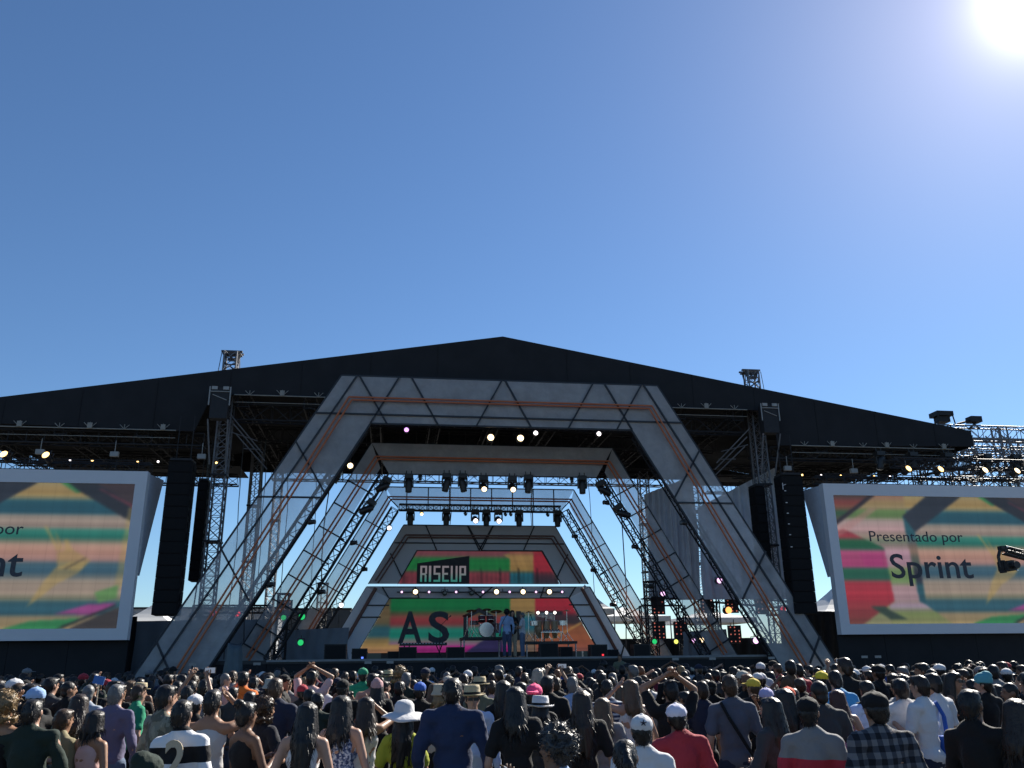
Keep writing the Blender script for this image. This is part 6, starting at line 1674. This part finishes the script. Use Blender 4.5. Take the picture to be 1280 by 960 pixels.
for d, x, y in spots[:N_IND]:
  for attempt in range(14):
    tp, hr = pick(LOOKS_TOP), pick(LOOKS_HAIR)
    sex = 'f' if hr[0] in ("long", "longer", "bob", "pony", "bun") or tp[2] == "tank" and rnd.random() < .6 else 'm'
    if hr[0] in ("short", "buzz"): sex = 'm' if rnd.random() < .93 else sex
    pose = rnd.choice(POSES_F if sex == 'f' else POSES_M)
    hgt = rnd.gauss(1.63 if sex == 'f' else 1.74, .075)
    act = {"relaxed": "", "folded": ", arms folded", "shade": ", right hand shading eyes", "shade_left": ", left hand shading eyes", "hands_head": ", hands on head", "phone": ", hands held up", "hip": ", hand on hip"}[pose]
    rowname = "near" if d < 11 else ("middle" if d < 12.7 else "far")
    top_l = tp[1].replace("a ", "", 1).replace("an ", "", 1)
    lab = "person with %s, %s%s, %s row below %s" % (hr[4], top_l, act, rowname, landmark(x, y))
    if len(lab.split()) > 16: lab = lab.replace(act, "") if act else lab
    if len(lab.split()) > 16: lab = lab.replace(" row below ", " row, ").replace("dark brown", "brown")
    if len(lab.split()) > 16: lab = lab.replace(" with pale print", "").replace(" with red print", "").replace(" with dark print", "")
    if hr[2]: lab = lab.replace("with", "wearing", 1)
    if lab not in used: break
  used.add(lab)
  rz = math.atan2(-(0 - x), 3 - y) + (rnd.gauss(0, .32) if rnd.random() < .9 else rnd.choice((-1.3, 1.3)))
  gear = rnd.random()
  if gear < .07 and pose in ("relaxed", "folded") and len(lab.split()) < 14: lab = lab.replace(", ", " and backpack, ", 1)
  b_, t_ = person(x, y, GROUND, rz, hgt / TOPZ, sex, pose, tp[2], tp[0], hr[0], hr[1], hr[2], hr[3], rnd.choice(["black", "black", "denim", "jeans", "charcoal", "khaki"]), lab, "spectators packed in the rows before the stage", rnd.choice((0, 0, 1, 2)), rnd.uniform(.88, 1.16), rnd.choice((0, 0, 0, -38, 38, 24)) if pose in ("relaxed", "folded") else 0, (rnd.uniform(-.03, .05), rnd.uniform(-.05, .05)))
  if " and backpack" in lab: setmat(backpack(b_), cl(rnd.choice(("black", "charcoal", "navy", "darkgreen", "maroon"))))

def raised_phone(x, y, label, hgt, top, hair, hairc):
    b_, t_ = person(x, y, GROUND, math.atan2(x, 3 - y), hgt / TOPZ, 'm', "reach", "tee", top, hair, hairc, "", "", "black", label, "spectators holding up phones")
    m = MB(); m.box((0, 0, 0), (.15, .010, .075)); o = m.build("mobile_phone", BLACK_PAINT)
    m = MB(); m.box((0, -.0065, 0), (.138, .003, .066)); m.build("display", emit("phone display", (.5, .6, .8), .35), o)
    bpy.context.view_layer.update()
    o.location = b_.matrix_basis @ Vector((.14, .25, 1.93)); o.rotation_euler = (0, 0, b_.rotation_euler[2])
    tag(o, "mobile phone held sideways by the " + label.split(" with ")[0] + " in front of " + landmark(x, y), "phone", "raised phones")
def far_crowd(rest):
    """everyone beyond the nearest 300, each a low-detail figure, joined"""
    def low(me, ratio):
        o = bpy.data.objects.new("low", me); COL.objects.link(o)
        dc = o.modifiers.new("d", 'DECIMATE'); dc.ratio = ratio
        r = bpy.data.meshes.new_from_object(o.evaluated_get(bpy.context.evaluated_depsgraph_get()))
        bpy.data.objects.remove(o)
        r.calc_loop_triangles(); nv, nt = len(r.vertices), len(r.loop_triangles)
        v = np.empty(nv * 3); r.vertices.foreach_get("co", v); t = np.empty(nt * 3, int); r.loop_triangles.foreach_get("vertices", t)
        return v.reshape(-1, 3), t.reshape(-1, 3)
    T = {}
    for sex in 'mf':
        for pose in ("relaxed", "folded", "shade", "phone", "hands_head") if sex == 'm' else ("relaxed", "folded", "shade_left", "phone"):
            T[(sex, pose)] = (low(body_mesh(sex, pose), .07), low(top_mesh("tee", sex, pose), .10))
    HL = {k: low(hair_mesh(*k), .12) for k in (("short", False), ("long", False), ("bob", False), ("curly", False), ("short", True), ("pony", False))}
    CAP = low(hat_mesh("cap"), .25); PL = low(pants_mesh("trousers"), .08)
    mats_ = [SKINS[0], SKINS[1], SKINS[2]]; cols = ["black", "charcoal", "navy", "grey", "white", "maroon", "red", "olive", "lightblue2", "royalblue", "palegrey", "green", "pink", "orange", "beige"]
    cw = [48, 15, 14, 5, 6, 3, 3, 3, 3, 2, 3, 1, 2, 1, 1]
    ci = {}
    for c in cols: ci[c] = len(mats_); mats_.append(cl(c))
    hc = ["black", "darkbrown", "brown", "lightbrown", "blonde", "grey", "ginger"]; hw = [66, 18, 7, 3, 2, 3, 1]; hi = {}
    for c in hc: hi[c] = len(mats_); mats_.append(HAIRC[c])
    VV, TT, MM = [], [], []; off = 0
    for d, x, y in rest:
        sex = 'm' if rnd.random() < .55 else 'f'
        pose = rnd.choice(["relaxed"] * 22 + ["folded"] * 9 + (["shade", "phone", "hands_head"] if sex == 'm' else ["shade_left", "phone"]))
        if (sex, pose) not in T: pose = "relaxed"
        s = rnd.gauss(1.74 if sex == 'm' else 1.63, .065) / TOPZ; a = math.atan2(-(0 - x), 3 - y) + rnd.gauss(0, .3)
        w = rnd.uniform(.95, 1.1); c_, s_ = math.cos(a), math.sin(a)
        cap = rnd.random() < .14
        hk = ("short", True) if cap else (rnd.choice([("short", False)] * 8 + [("curly", False)]) if sex == 'm' else rnd.choice([("long", False)] * 5 + [("bob", False), ("pony", False), ("pony", False)]))
        parts = [(T[(sex, pose)][0], rnd.choice((0, 0, 1, 2))), (T[(sex, pose)][1], ci[rnd.choices(cols, cw)[0]]), (PL, ci["black"]), (HL[hk], hi[rnd.choices(hc, hw)[0]])]
        if cap: parts.append((CAP, ci[rnd.choice(["black", "white", "navy", "red", "beige", "black", "grey"])]))
        for (v, t), mi in parts:
            q = np.empty_like(v)
            q[:, 0] = x + s * w * (v[:, 0] * c_ - v[:, 1] * s_); q[:, 1] = y + s * w * (v[:, 0] * s_ + v[:, 1] * c_); q[:, 2] = GROUND + s * v[:, 2]
            VV.append(q); TT.append(t + off); MM.append(np.full(len(t), mi)); off += len(v)
    V = np.concatenate(VV); F = np.concatenate(TT); M_ = np.concatenate(MM)
    me = bpy.data.meshes.new("crowd"); me.vertices.add(len(V)); me.vertices.foreach_set("co", V.ravel())
    me.loops.add(len(F) * 3); me.loops.foreach_set("vertex_index", F.ravel().astype(np.int32))
    me.polygons.add(len(F)); me.polygons.foreach_set("loop_start", np.arange(0, len(F) * 3, 3, dtype=np.int32)); me.polygons.foreach_set("loop_total", np.full(len(F), 3, np.int32))
    for m_ in mats_: me.materials.append(m_)
    me.update(calc_edges=True)
    me.polygons.foreach_set("material_index", M_.astype(np.int32)); me.polygons.foreach_set("use_smooth", np.ones(len(F), bool))
    me.validate()
    o = link("crowd", me)
    tag(o, "dense crowd of far spectators filling the ground up to the stage front", "crowd", kind="stuff")
    print("far crowd", len(rest), "people", len(F), "triangles")
raised_phone(-6.4, -18.3, "man in grey with a phone raised in both hands, left middle rows", 1.74, "grey", "short", "black")
raised_phone(-1.2, -15.6, "man in black with a phone raised in both hands, middle rows", 1.72, "black", "short", "brown")
raised_phone(3.4, -16.4, "man in maroon with a phone raised in both hands, right middle rows", 1.75, "maroon", "short", "black")
far_crowd(spots[N_IND:])
